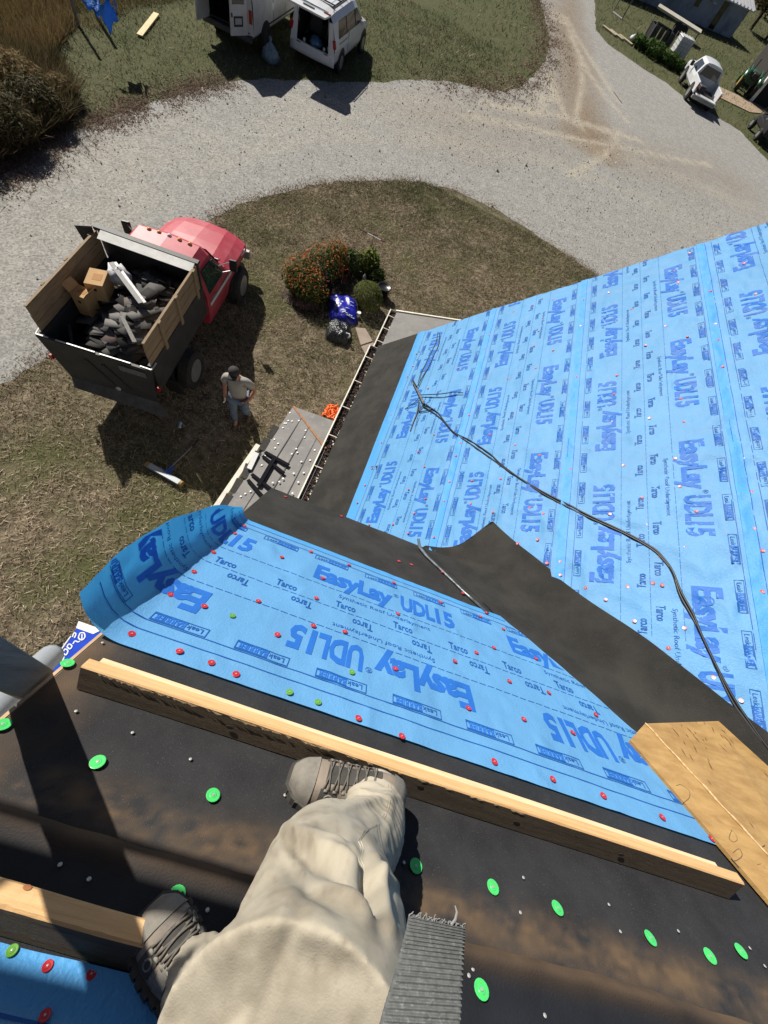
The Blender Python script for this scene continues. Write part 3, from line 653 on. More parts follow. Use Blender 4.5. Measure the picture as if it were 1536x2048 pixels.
# twin black cable with clamp
cab = thing('service_cable', 'black twin service cable snaking over the printed blue roof', 'cable', onM(1250, 1060))
black = mat('black_rubber', (.012, .012, .013), rough=.45)
def mtube(pts, r, name='cable_run', m=black, jit=0.0):
    P = [onM(x, y, o) for x, y, o in pts]; Q = []
    for i in range(len(P) - 1):
        p0, p1, p2, p3 = P[max(i - 1, 0)], P[i], P[i + 1], P[min(i + 2, len(P) - 1)]
        for t in np.linspace(0, 1, 9)[:-1]:
            q = .5 * ((2 * p1) + (-p0 + p2) * t + (2 * p0 - 5 * p1 + 4 * p2 - p3) * t * t + (-p0 + 3 * p1 - 3 * p2 + p3) * t ** 3)
            Q.append(q + Vector((random.uniform(-jit, jit), random.uniform(-jit, jit), 0)))
    Q.append(P[-1]); mb = MB(); mb.tube(Q, r, 6); return mb.build(name, m, cab, True)
run = [(846,812,.03),(870,828,.02),(886,842,.02),(908,866,.02),(935,884,.02),(975,912,.02),(1000,930,.02),(1040,958,.02),(1090,990,.02),(1135,1014,.02),(1175,1034,.02),(1250,1068,.022),(1300,1096,.022),(1325,1118,.022),(1345,1146,.022),(1360,1190,.022),(1382,1230,.022),(1400,1265,.022),(1430,1330,.022),(1460,1395,.022),(1490,1440,.022),(1550,1515,.022),(1620,1585,.024)]
mtube(run, .0085); mtube([(x + 2.5 * math.sin(i * 1.7) + 2, y - 3 - 2 * math.cos(i * 1.3), o + .004) for i, (x, y, o) in enumerate(run)], .0075)
mtube([(835,772,.05),(846,752,.03),(858,732,.02),(868,710,.02),(877,690,.02),(879,668,.015),(874,655,-.1)], .007); mtube([(836,766,.05),(842,746,.03),(852,726,.02),(862,705,.02),(872,684,.02),(876,664,.015)], .005)
mtube([(838,790,.04),(880,788,.05),(910,784,.05),(926,786,.03)], .006); mtube([(842,794,.02),(880,795,.02),(915,789,.02)], .003)
mtube([(838,796,.04),(828,806,.03),(810,818,.02)], .005); mtube([(838,800,.04),(834,825,.03),(826,846,.02),(821,862,.02)], .008); mtube([(842,806,.03),(836,830,.015),(828,868,.015)], .003)
mtube([(846,810,.04),(838,822,.03),(850,822,.03),(862,818,.03),(852,808,.03)], .007)
cm = MB(); cm.bar(onM(826, 762, .045), onM(848, 808, .045), .030, .030, up=NM); cm.build('wedge_clamp', mat('dull_steel', (.16, .16, .16), (.08, .08, .08), scale=30, rough=.5, metal=.6), cab, bevel=.004)
cm = MB(); cm.bar(onM(826, 760, .06), onM(834, 774, .06), .012, .05, up=NM); cm.build('clamp_bail', black, cab)

# flat black H made of bars on the hipped porch roof
br = thing('black_h', 'flat black H shape on the hipped porch roof', 'h_shape', onP(540, 945))
blk = mat('black_steel', (.006, .006, .008), rough=.9, spec=.1)
Z8 = lambda x, y, o=.02: onP(420 + x / 5.908, 760 + y / 5.908, o)
for a, b, w_ in (((655,862),(935,1018),.052),((628,908),(880,1112),.045),((500,1122),(742,1312),.048),((455,1190),(630,1390),.052)):
    m_ = MB(); m_.bar(Z8(*a), Z8(*b), w_, .022, up=pn3); m_.build('crossbar', blk, br, bevel=.004)
m_ = MB(); m_.bar(Z8(768, 945, .03), Z8(583, 1265, .03), .07, .022, up=pn3); m_.build('spine', blk, br, bevel=.004)

# weathered scaffold post at the rake, going up out of view
sc = thing('scaffold_post', 'weathered grey two by four scaffold post rising at the left rake edge', 'scaffold', (RAKE - .03, -.19, 0))
greywood = mat('grey_wood', (.16, .155, .145), (.25, .24, .22), scale=6, rough=.8, stretch=(10, 10, 1), bump=.3, bscale=30, col3=(.09, .085, .08), scale3=3, lo3=.55, hi3=.7)
m_ = MB(); m_.bar((RAKE - .045, -.196 - 1.0, H - 1.46 - 5.0), (RAKE - .045, -.196 + .48, H - 1.46 + 2.4), .095, .042, up=(1, 0, 0)); m_.build('post', greywood, sc, bevel=.003)
def caster(y0, y1, x0, x1, t, name):  # unseen pieces added only to cast shade bands on the roof
    s_ = 1 / (1 + SUN.y / SUN.z); yc = (y0 + y1) / 2; P = Vector((0, yc, zC(yc))) - SUN / (-SUN.z) * t
    m_ = MB(); dx = -SUN.x / -SUN.z * t
    m_.box(((x0 + x1) / 2 + dx, P.y, P.z), (x1 - x0, (y1 - y0) / s_, .02)); m_.build(name, greywood, sc)
caster(-.423, -.408, -.66, .26, 1.45, 'shade_bar'); caster(-.50, -.452, -.66, .26, 1.45, 'shade_bar'); caster(-1.1, -.565, -.9, .02, 1.7, 'shade_panel'); caster(-.535, -.50, -.40, -.362, 1.55, 'shade_bar')
for x in (-.345, -.265): caster(-.53, -.49, x, x + .007, 1.5, 'shade_strip')  # thin unseen strips added to cast narrow shade lines

# pale pipe leaning below the rake
pp = MB(); a = atdepth(6, 1402, 2.0); b = atdepth(86, 1326, 2.55); d = (b - a)
pts = [a - d * 1.2, a, b, b + d * .25]; pts = [pts[0].lerp(pts[-1], t) for t in np.linspace(0, 1, 60)]
pp.tube(pts, [.074 + .003 * (i % 2) for i in range(60)], 14); o = pp.build('drain_pipe', mat('pale_plastic', (.36, .39, .42), (.30, .33, .37), scale=8, rough=.35), None, True)
tag(o, 'pale ribbed plastic drain pipe sticking out below the rake', 'pipe')
# blue wrapped bundle standing on the lawn below the rake
bp = G(160, 1300); bun = thing('wrapped_bundle', 'bundle in blue printed wrap with a white end below the rake', 'bundle', bp)
wrap = mat('blue_wrap', (.012, .055, .50), (.015, .07, .55), scale=6, rough=.35)
def onZ(px, py, z): return G(px, py, z)
zt = 1.2
q = [onZ(104, 1330, zt), onZ(161, 1256, zt), onZ(183, 1266, zt), onZ(205, 1280, zt), onZ(225, 1330, zt), onZ(150, 1360, zt)]
m_ = MB(); m_.slab([onZ(100, 1342, zt), onZ(157, 1250, zt), onZ(196, 1262, zt), onZ(250, 1300, zt), onZ(200, 1390, zt)], (0, 0, 1), 1.2); m_.build('wrap', wrap, bun)
m_ = MB(); m_.slab([onZ(152, 1256, zt + .006), onZ(157, 1242, zt + .006), onZ(205, 1259, zt + .006), onZ(186, 1268, zt + .006)], (0, 0, 1), .03); m_.build('end_flap', mat('white_wrap', (.80, .80, .80), rough=.4), bun)
pw = mat('white_print', (.75, .78, .85), rough=.4)
for pts in ([(118,1318),(122,1310),(128,1314),(124,1322),(118,1318)], [(126,1306),(130,1298),(136,1302),(132,1310),(126,1306)], [(134,1294),(138,1288),(144,1292),(140,1298),(134,1294)], [(108,1322),(126,1294),(142,1272)],
            [(160,1266),(168,1266),(170,1274),(164,1280),(157,1276),(160,1266)], [(164,1268),(164,1278)], [(146,1288),(150,1282),(156,1284),(160,1282)], [(145,1274),(148,1266),(152,1268),(149,1276)]):
    stroke(pts, lambda x, y: onZ(x, y, zt + .006), .009, 'printing', pw, bun)
m_ = MB(); m_.grid([[G(70 + 14 * i, 1318 - 9 * i + 12 * j, .25 + .12 * math.sin(i * 2 + j)) for j in range(4)] for i in range(5)]); o = m_.build('black_patch', mat('black_plastic', (.012, .012, .013), rough=.35), None, True); tag(o, 'uneven black patch beside the blue wrapped bundle', 'sheet')  # thin uneven black surface next to the wrapped bundle

# ---------------------------------------------------------------- the photographer: trousers, boots
me_p = thing('person', 'person in dusty khaki trousers and hiking boots standing on the steep roof, seen from above', 'person', cpt(.2, -.3, 0))
khaki = mat('khaki_canvas', (.43, .385, .305), (.38, .34, .265), scale=3.2, rough=.9, bump=.35, bscale=380, bdist=.0015, spec=.15, col3=(.20, .17, .125), scale3=7, lo3=.54, hi3=.78, attr=('dirt', (.17, .14, .10)))
def ringpath(secs, n=28):
    P = [(atdepth(px, py, zc), hw * zc / FPX) for px, py, zc, hw in secs]; Q = []
    for i in range(len(P) - 1):
        a = [P[max(i - 1, 0)], P[i], P[i + 1], P[min(i + 2, len(P) - 1)]]
        for t in (0, .2, .4, .6, .8):
            f = lambda p0, p1, p2, p3: .5 * ((2 * p1) + (-p0 + p2) * t + (2 * p0 - 5 * p1 + 4 * p2 - p3) * t * t + (-p0 + 3 * p1 - 3 * p2 + p3) * t ** 3)
            Q.append((f(*[q[0] for q in a]), f(*[q[1] for q in a])))
    Q.append(P[-1]); mb = MB(); mb.tube([q[0] for q in Q], [q[1] for q in Q], n); return mb
leg1 = [(752,1596,1.16,50),(746,1622,1.09,58),(738,1655,1.00,66),(716,1692,.91,76),(684,1706,.84,86),(655,1722,.79,98),(644,1770,.72,126),(645,1825,.645,152),(640,1890,.57,176),(625,1980,.49,202),(604,2080,.42,245),(560,2220,.36,310)]
leg2 = [(392,1935,.655,46),(404,1962,.615,66),(430,2005,.56,92),(475,2062,.50,124),(535,2145,.435,168),(590,2245,.38,208),(600,2330,.34,240)]
tmp = MB()
for L_ in (leg1, leg2):
    a = ringpath(L_); tmp.add(a.v, a.f)
tm = tmp.mesh('trousers_raw', khaki); to = bpy.data.objects.new('trousers_raw', tm); C.objects.link(to)
md = to.modifiers.new('r', 'REMESH'); md.mode = 'VOXEL'; md.voxel_size = .0045
md = to.modifiers.new('s', 'SMOOTH'); md.factor = .5; md.iterations = 4
tme = bpy.data.meshes.new_from_object(to.evaluated_get(bpy.context.evaluated_depsgraph_get())); bpy.data.objects.remove(to)
nv = len(tme.vertices); co = np.empty(nv * 3, np.float32); tme.vertices.foreach_get('co', co); co = co.reshape(-1, 3).astype(float)
nr = np.array([v.normal[:] for v in tme.vertices])
# folds: run round the back of the knee and down the shin, slow dents on the thigh
cc = (co - np.array([0, 0, H])) @ R; pxy = np.stack([768 + FPX * cc[:, 0] / cc[:, 2], 1024 + FPX * cc[:, 1] / cc[:, 2]], -1)
def bump2(cx, cy, rx, ry, ang):
    d = pxy - np.array([cx, cy]); c_, s_ = math.cos(ang), math.sin(ang); a = (d[:, 0] * c_ + d[:, 1] * s_) / rx; b = (-d[:, 0] * s_ + d[:, 1] * c_) / ry
    return np.exp(-a * a - b * b)
rid = lambda a, b, sd: np.clip(1 - np.abs(pn(a, b, sd)) * 3.0, 0, 1) ** 1.5
dis = .0022 * rid(co[:, 0] * 9 + co[:, 2] * 7, co[:, 1] * 8 - co[:, 2] * 4, 94) * np.clip(pn(co[:, 0] * 5, co[:, 2] * 5, 95) * 2 + .6, 0, 1) + .0020 * pn(co[:, 0] * 14 + co[:, 2] * 6, co[:, 1] * 14, 90) + .002 * pn(co[:, 0] * 34 + co[:, 2] * 20, co[:, 1] * 30 - co[:, 2] * 12, 91)
sh = np.clip((cc[:, 2] - .80) / .15, 0, 1)
dis += sh * .008 * (1 - np.abs(pn(cc[:, 2] * 26 + pxy[:, 0] * .010, pxy[:, 0] * .012 - pxy[:, 1] * .004, 92)) * 2.2)
for cx, cy, rx, ry, an, am in ((690,1720,95,11,.45,.013),(672,1690,70,10,.35,.010),(665,1745,95,16,.60,-.016),(700,1785,90,12,.75,.011),(640,1780,70,22,.6,-.010),(742,1775,14,70,-.25,-.018),(762,1780,10,70,-.22,.014),(728,1740,60,9,.9,-.010),(775,1620,9,70,.1,.006),(600,1660,60,40,-.4,.006),(575,1880,16,150,.35,-.004),(640,1930,120,40,.3,-.004),(720,1590,60,8,-.3,-.008),(735,1610,60,8,-.2,.006)):
    dis += 1.1 * am * bump2(cx, cy, rx, ry, an)
l2 = np.clip((cc[:, 2] - .40) / .05, 0, 1) * np.clip((500 - pxy[:, 0]) / 40, 0, 1) * np.clip((pxy[:, 1] - 1850) / 30, 0, 1)
dis += l2 * .0035 * (1 - np.abs(pn(pxy[:, 0] * .022 + pxy[:, 1] * .012, pxy[:, 1] * .035 - pxy[:, 0] * .02, 93)) * 2.2)
dis += .0012 * rid(co[:, 0] * 26 + co[:, 2] * 18, co[:, 1] * 24 - co[:, 2] * 10, 96) * np.clip(pn(co[:, 0] * 9, co[:, 1] * 9 + co[:, 2] * 7, 97) * 3 + .3, 0, 1)
co2 = co + nr * dis[:, None]
tme.vertices.foreach_set('co', co2.astype(np.float32).ravel()); tme.polygons.foreach_set('use_smooth', [True] * len(tme.polygons)); tme.update()
tme.materials.clear(); tme.materials.append(khaki)
dirt = np.clip(.55 * np.clip(fbm(pxy[:, 0] * .011, pxy[:, 1] * .011, 5, 98) * 2.6, 0, 1) + .55 * bump2(590, 1690, 90, 60, .6) * np.clip(.5 + fbm(pxy[:, 0] * .03, pxy[:, 1] * .03, 4, 99) * 2.5, 0, 1) + .5 * np.clip((fbm(pxy[:, 0] * .05, pxy[:, 1] * .016, 4, 100) - .2) * 4, 0, 1), 0, .9)
at_ = tme.attributes.new('dirt', 'FLOAT', 'POINT'); at_.data.foreach_set('value', dirt.astype(np.float32))
trou = link('trousers', tme, me_p)
from mathutils.bvhtree import BVHTree
bvh = BVHTree.FromPolygons([Vector(c) for c in co2], [tuple(p.vertices) for p in tme.polygons])
def onT(px, py, off=.001):
    d = Vector(ray(px, py)).normalized(); h = bvh.ray_cast(Vector((0, 0, H)), d)
    return h[0] + h[1] * off if h[0] else atdepth(px, py, .8)
seamm = mat('pale_thread', (.62, .56, .45), rough=.8)
for off in (0, 5):
    for pts in ([(776+off,1568),(775+off,1600),(768+off,1628),(752+off,1650),(728+off,1664),(716+off,1680)], [(716+off,1684),(722+off,1700),(716+off,1718),(724+off,1738),(722+off,1764)]):
        stroke(pts, onT, .0006, 'seam', seamm, trou)
# boots
bootm = mat('boot_leather', (.27, .215, .165), (.19, .155, .125), scale=16, rough=.75, bump=.5, bscale=260, bdist=.002, col3=(.10, .09, .08), scale3=9, lo3=.55, hi3=.75)
bootgrey = mat('boot_suede', (.15, .14, .12), (.24, .215, .18), scale=22, rough=.85, bump=.4, bscale=300, bdist=.002)
bootdark = mat('boot_mesh', (.030, .029, .027), (.055, .05, .046), scale=40, rough=.9, bump=.6, bscale=500, bdist=.002)
solem = mat('boot_rubber', (.035, .033, .03), (.07, .065, .055), scale=12, rough=.85)
lacem = mat('lace', (.085, .078, .068), (.14, .125, .10), scale=120, rough=.8)
HW = [.030, .040, .0425, .041, .043, .049, .052, .050, .040, .020]; HT = [.085, .105, .118, .120, .104, .086, .072, .060, .046, .026]
TY = [0, .05, .15, .28, .42, .55, .68, .80, .92, 1.0]
def up_at(t, a):      # point on the upper: t heel..toe, a angle 0 right .. pi left
    hw = np.interp(t, TY, HW); ht = np.interp(t, TY, HT); c, s = math.cos(a), math.sin(a)
    x = hw * math.copysign(abs(c) ** .75, c); z = ht * (abs(s) ** .8)
    return x - .006 * math.sin(t * 3), t, z
def make_boot(Pheel, toe, upv, label, ws=1.0):
    yv = (toe - Pheel); Ln = yv.length; yv.normalize(); xv = yv.cross(upv).normalized(); zv = xv.cross(yv).normalized()
    mw = Matrix(((xv.x, yv.x, zv.x, Pheel.x), (xv.y, yv.y, zv.y, Pheel.y), (xv.z, yv.z, zv.z, Pheel.z), (0, 0, 0, 1)))
    mw = mw @ Matrix.Diagonal((ws, 1, ws, 1))
    T = lambda p, o=0.0: Vector((p[0], p[1] * Ln, p[2] + .022))
    ts = np.linspace(0, 1, 26); an = np.linspace(0, math.pi, 19)
    u = MB(); u.rings([[T(up_at(t, a)) for a in an] for t in ts]); ub = u.mesh('boot', bootm, True); bo = link('boot', ub, me_p, False, mw); bo['label'] = label
    def sub(mb, name, m, smooth=True):
        o = bpy.data.objects.new(name, mb.mesh(name, m, smooth)); C.objects.link(o); o.parent = bo; W[o] = W[bo]; return o
    s_ = MB(); out = [(np.interp(t, TY, HW) * 1.10 + .003) for t in ts]
    ring = [(o - .006 * math.sin(t * 3), t * (Ln + .016) - .008) for o, t in zip(out, ts)] + [(-o - .006 * math.sin(t * 3), t * (Ln + .016) - .008) for o, t in zip(out[::-1], ts[::-1])]
    s_.prism(ring, -.004, .026); sub(s_, 'sole', solem, False)
    lg = MB()
    for t in np.linspace(.04, .97, 12):
        hw = np.interp(t, TY, HW) * 1.10 + .003
        for sg in (-1, 1): lg.box((sg * hw - .006 * math.sin(t * 3), t * Ln, .012), (.007, .013, .030))
    tag(sub(lg, 'lug', solem, False), kind='stuff')
    def ov(fn_t, fn_a, nt, na, off, name, m):
        g = []
        for i in range(nt + 1):
            r_ = []
            for j in range(na + 1):
                t = fn_t(i / nt, j / na); a = fn_a(i / nt, j / na); p = Vector(up_at(t, a)); q = Vector((p.x * (1 + off / max(.02, abs(p.x))) if abs(p.x) > .004 else p.x, p.y, p.z + off * math.sin(a)))
                r_.append(T(q))
            g.append(r_)
        mb = MB(); mb.grid(g); return sub(mb, name, m)
    ov(lambda i, j: .80 + .20 * i, lambda i, j: .05 + (math.pi - .1) * j, 6, 14, .0028, 'toe_cap', bootgrey)
    ov(lambda i, j: .0 + .16 * i, lambda i, j: .05 + (math.pi - .1) * j, 5, 14, .0028, 'heel_counter', bootgrey)
    for sg in (0, 1):
        A_ = lambda a: math.pi - a if sg else a
        ov(lambda i, j: .60 + .14 * i, lambda i, j: A_(.18 + .85 * j), 5, 5, .0016, 'mesh_panel', bootdark)
        ov(lambda i, j: .42 + .10 * i + .05 * j, lambda i, j: A_(.15 + .95 * j), 4, 6, .0032, 'side_band', bootgrey)
        ov(lambda i, j: .27 + .08 * i + .08 * j, lambda i, j: A_(.15 + .95 * j), 4, 6, .0032, 'side_band', bootm)
        for t in (.50, .66, .38):      # raised rims round the vents
            c_ = [T(Vector(up_at(t + .035 * math.cos(k * .7), A_(.55 + .22 * math.sin(k * .7)))) * 1.0 + Vector((0, 0, .003))) for k in range(10)]
            mb = MB(); mb.tube(c_, .0022, 5); sub(mb, 'vent_rim', bootgrey)
    ov(lambda i, j: .28 + .44 * i, lambda i, j: math.pi / 2 + (j - .5) * .55, 8, 4, .002, 'tongue', bootdark)
    for k, t in enumerate(np.linspace(.34, .70, 6)):
        for sg in (-1, 1):
            pts = []
            for s in np.linspace(-1, 1, 8): 
                p = Vector(up_at(t + .022 * s * sg, math.pi / 2 - s * .62)); pts.append(T(p + Vector((0, 0, .006))))
            mb = MB(); mb.tube(pts, .0024, 5); sub(mb, 'lace', lacem)
        for s in (-.66, .66):
            p = T(Vector(up_at(t, math.pi / 2 - s)) + Vector((0, 0, .004))); mb = MB(); mb.tube([p + Vector((0, -.005, 0)), p + Vector((0, .005, 0))], .0035, 6); sub(mb, 'eyelet', bootgrey)
    return bo
make_boot(cpt(.475, -.245, .012), cpt(.145, -.235, .012), (NC + UP_C * .15).normalized(), 'upper boot braced along the toe board', 1.2)
make_boot(atdepth(424, 2058, .70), atdepth(304, 1820, .79), (NC + Vector((-.05, 0, .2))).normalized(), 'lower boot with its toe over the toe board', .98)

# grey woven strap hanging close to the camera
st = thing('webbing_strap', 'grey ribbed woven strap with a frayed end hanging beside the trouser leg', 'strap', atdepth(850, 1950, .30))
webm = mat('grey_webbing', (.135, .14, .14), (.085, .09, .09), scale=220, rough=.95, bump=.9, bscale=900, bdist=.001, stretch=(1, 1, 1), col3=(.20, .205, .20), scale3=260, lo3=.55, hi3=.7)
rowsL = [(818,1832,.345),(812,1862,.338),(802,1900,.330),(788,1950,.318),(770,2010,.305),(755,2070,.292),(735,2140,.280)]
rowsR = [(930,1856,.345),(929,1880,.338),(927,1915,.330),(925,1962,.318),(922,2020,.305),(918,2080,.292),(915,2150,.280)]
NRW = 27 * 8; g = []
for i in range(NRW + 1):
    t = i / NRW * (len(rowsL) - 1); k = min(int(t), len(rowsL) - 2); f = t - k
    a = atdepth(*[rowsL[k][q] * (1 - f) + rowsL[k + 1][q] * f for q in range(3)]); b = atdepth(*[rowsR[k][q] * (1 - f) + rowsR[k + 1][q] * f for q in range(3)])
    vdir = (Vector((0, 0, H)) - a.lerp(b, .5)).normalized(); rib = .0009 * math.sin(i / 8 * 2 * math.pi)
    row = []
    for j in range(25):
        s = j / 24; edge = min(s, 1 - s); row.append(a.lerp(b, s) + vdir * (rib * (1 if edge > .03 else .3) + .0035 * math.sin(s * math.pi) + .0003 * math.sin(j * 2.6 + i * .8)) + (b - a).normalized() * .0005 * math.sin(i * .78))
    g.append(row)
m_ = MB(); m_.grid(g); m_.build('strap_body', webm, st, True, solid=.003)
fr = mat('frayed_thread', (.24, .24, .23), rough=.95)
for i in range(24):
    s = random.random(); a = g[0][int(s * 24)]; dirn = (g[0][0] - g[8][0]).normalized(); l = random.uniform(.001, .005); sid = (g[0][24] - g[0][0]).normalized()
    m_ = MB(); m_.tube([a, a + dirn * l * .6 + sid * random.uniform(-.002, .002), a + dirn * l + sid * random.uniform(-.004, .004)], .00035, 4); 
    if i == 0: acc_ = m_
    else: acc_.add(m_.v, m_.f)
a = g[0][18]; acc_.tube([a, a + dirn * .004 + sid * .003, a + dirn * .009 + sid * .0035, a + dirn * .013 + sid * .001], [.0011, .0012, .001, .0006], 6)
tag(acc_.build('frayed_end', fr, st), kind='stuff')
# ---------------------------------------------------------------- ground: lawn, gravel loop, tracks
lawnm = mat('dry_lawn', (.095, .076, .048), (.245, .20, .14), scale=4.5, rough=.95, bump=.9, bscale=14, bdist=.05, spec=.1, lo=.40, hi=.62, col3=(.085, .090, .038), scale3=.28, lo3=.48, hi3=.62, detail=10, attr=('lush', (.070, .082, .034)))
gx = np.concatenate([[-400, -120], np.arange(-60, 82, 2.0), [140, 500]]); gy = np.concatenate([[-200, -60], np.arange(-20, 142, 2.0), [220, 900]])
GX, GY = np.meshgrid(gx, gy, indexing='ij'); nj = len(gy); a = (np.arange(len(gx) - 1)[:, None] * nj + np.arange(nj - 1)[None]).ravel()
lush = np.clip((GY - 15.5) / 5 + 1.4 * np.clip((-7 - GX) / 3, 0, 1) * np.clip((GY - 9.5) / 2, 0, 1) + .5 * fbm(GX * .2, GY * .2, 3, 160), 0, 1) * .8
grd = np_mesh('ground', np.stack([GX, GY, GX * 0], -1).reshape(-1, 3), np.stack([a, a + nj, a + nj + 1, a + 1], -1), lawnm, None, False, {'lush': lush.ravel()}); tag(grd, kind='structure')
outer = [(-260,470),(-120,405),(0,352),(70,318),(150,262),(230,228),(300,207),(380,182),(450,163),(520,158),(600,160),(680,164),(750,164),(830,160),(900,164),(960,176),(1010,184),(1045,172),(1078,140),(1096,110),(1098,80),(1090,40),(1082,10),(1070,-60),(1050,-150)]
outer2 = [(1190,-150),(1188,-40),(1190,20),(1192,60),(1215,88),(1250,112),(1290,140),(1330,164),(1375,200),(1430,232),(1480,262),(1536,322),(1600,380),(1700,470)]
inner = [(1700,760),(1500,720),(1350,640),(1250,590),(1190,548),(1130,508),(1060,462),(1005,425),(950,398),(900,378),(850,366),(780,361),(700,362),(620,372),(560,387),(500,404),(450,424),(400,450),(330,500),(240,575),(160,650),(90,712),(30,756),(-60,810),(-200,900),(-260,930)]
def densify(pts, step):
    P = [G(x, y) for x, y in pts]; out = []
    for i in range(len(P) - 1):
        n = max(1, int((P[i + 1] - P[i]).length / step))
        for k in range(n): out.append(P[i].lerp(P[i + 1], k / n))
    out.append(P[-1]); return out
loop = densify(outer, .25) + densify(outer2, .3) + densify(inner, .2)
loop = [Vector((p.x + .16 * float(pn(p.x * 1.7, p.y * 1.7, 100)) + .10 * float(pn(p.x * 6, p.y * 6, 101)), p.y + .16 * float(pn(p.x * 1.7, p.y * 1.7, 102)) + .10 * float(pn(p.x * 6, p.y * 6, 103)), 0)) for p in loop]
def inpoly(x, y, poly):
    ins = np.zeros(len(x), bool); n = len(poly); px = np.array([p.x for p in poly]); py = np.array([p.y for p in poly])
    for i in range(n):
        j = i - 1; c = ((py[i] > y) != (py[j] > y)); 
        with np.errstate(divide='ignore', invalid='ignore'): xi = (px[j] - px[i]) * (y - py[i]) / (py[j] - py[i]) + px[i]
        ins ^= c & (x < xi)
    return ins
xs = np.concatenate([np.stack(np.meshgrid(np.arange(-16, 16, .45), np.arange(0, 30, .45)), -1).reshape(-1, 2), np.stack(np.meshgrid(np.arange(2, 22, .33), np.arange(16, 62, .5)), -1).reshape(-1, 2)])
xs = xs + RNG.uniform(-.1, .1, xs.shape); xs = xs[inpoly(xs[:, 0], xs[:, 1], loop)]
pts = [Vector((p.x, p.y)) for p in loop] + [Vector(p) for p in xs]; nb = len(loop)
vo, eo, fo, *_ = delaunay_2d_cdt(pts, [(i, (i + 1) % nb) for i in range(nb)], [], 1, 1e-5)
V = np.array([(v.x, v.y, .005) for v in vo])
def segd(x, y, a, b):
    d = b - a; L2 = d.x * d.x + d.y * d.y; t = np.clip(((x - a.x) * d.x + (y - a.y) * d.y) / L2, 0, 1); return np.hypot(x - a.x - t * d.x, y - a.y - t * d.y)
def polyd(x, y, px): 
    P = [G(*q) for q in px]; r = np.full(len(x), 1e9)
    for i in range(len(P) - 1): r = np.minimum(r, segd(x, y, P[i], P[i + 1]))
    return r
x, y = V[:, 0], V[:, 1]
area = np.clip(1 - polyd(x, y, [(1120, -60), (1135, 60), (1150, 140), (1160, 220), (1190, 290)]) / (2.2 + .8 * fbm(x * .3, y * .3, 3, 110)), 0, 1) ** .6
base = np.clip(1 - polyd(x, y, [(900, 250), (1060, 240), (1200, 290), (1330, 330), (1450, 360)]) / 4.5, 0, 1) * .55
tr = np.zeros(len(x))
for pl in ([(1112, 0), (1130, 40), (1152, 95), (1180, 150), (1215, 200), (1260, 250)], [(1120, 10), (1150, 70), (1195, 140), (1238, 205)], [(1140, 70), (1160, 110), (1165, 170), (1150, 240)], [(1100, 140), (1108, 190), (1060, 230)], [(1110, 180), (1130, 230), (1170, 262)], [(1060, 176), (1110, 172)], [(960, 205), (1100, 225), (1230, 270)], [(930, 230), (1080, 262), (1260, 300), (1420, 330)], [(1000, 215), (1150, 240), (1290, 285)], [(1240, 260), (1210, 310), (1140, 350)]):
    tr = np.maximum(tr, np.exp(-(polyd(x, y, pl) / .22) ** 2))
for pl in ([(-40, 560), (120, 430), (280, 330), (450, 265), (640, 232), (860, 232), (1080, 262), (1300, 330), (1536, 430)], [(-40, 640), (150, 480), (320, 372), (480, 305), (660, 272), (860, 275), (1060, 310), (1260, 385), (1450, 480)], [(0, 420), (160, 330), (330, 255), (520, 205), (760, 192), (960, 215)]):
    tr = np.maximum(tr, .42 * np.exp(-(polyd(x, y, pl) / .55) ** 2) * np.clip(.6 + fbm(x * .4, y * .4, 3, 112) * 1.5, 0, 1))
tt = np.clip(area * .85 + base * .6 + .2 * fbm(x * .5, y * .5, 4, 111), 0, 1)
gravm = mat('gravel', (.255, .25, .236), (.325, .318, .30), scale=2.2, rough=.95, bump=.8, bscale=70, bdist=.012, spec=.15, detail=12, lo=.3, hi=.7, col3=(.42, .41, .39), scale3=22, lo3=.55, hi3=.75, attr=('dirt', (.205, .150, .095)))
nt = gravm.node_tree; N_ = nt.nodes; L_ = nt.links; b_ = N_['Principled BSDF']; src = b_.inputs['Base Color'].links[0].from_socket
a2 = N_.new('ShaderNodeAttribute'); a2.attribute_name = 'track'; mx = N_.new('ShaderNodeMix'); mx.data_type = 'RGBA'; L_.new(a2.outputs['Fac'], mx.inputs['Factor']); L_.new(src, mx.inputs[6]); mx.inputs[7].default_value = (.42, .375, .30, 1)
vo_ = N_.new('ShaderNodeTexVoronoi'); vo_.inputs['Scale'].default_value = 24; vo_.inputs['Randomness'].default_value = 1
tc_ = next(n for n in N_ if n.type == 'TEX_COORD'); L_.new(tc_.outputs['Object'], vo_.inputs['Vector'])
hs = N_.new('ShaderNodeMix'); hs.data_type = 'RGBA'; hs.blend_type = 'MULTIPLY'; hs.inputs['Factor'].default_value = .75
rr = N_.new('ShaderNodeMapRange'); rr.inputs['To Min'].default_value = .45; rr.inputs['To Max'].default_value = 1.45; L_.new(vo_.outputs['Color'], rr.inputs['Value'])
L_.new(mx.outputs[2], hs.inputs[6]); L_.new(rr.outputs['Result'], hs.inputs[7]); L_.new(hs.outputs[2], b_.inputs['Base Color'])
drive = np_mesh('gravel_drive', V, [tuple(f) for f in fo if len(f) == 3], gravm, None, False, {'dirt': tt * .9, 'track': tr * .8}); tag(drive, kind='structure')
# reddish dry verge along the outer edge, oil stain

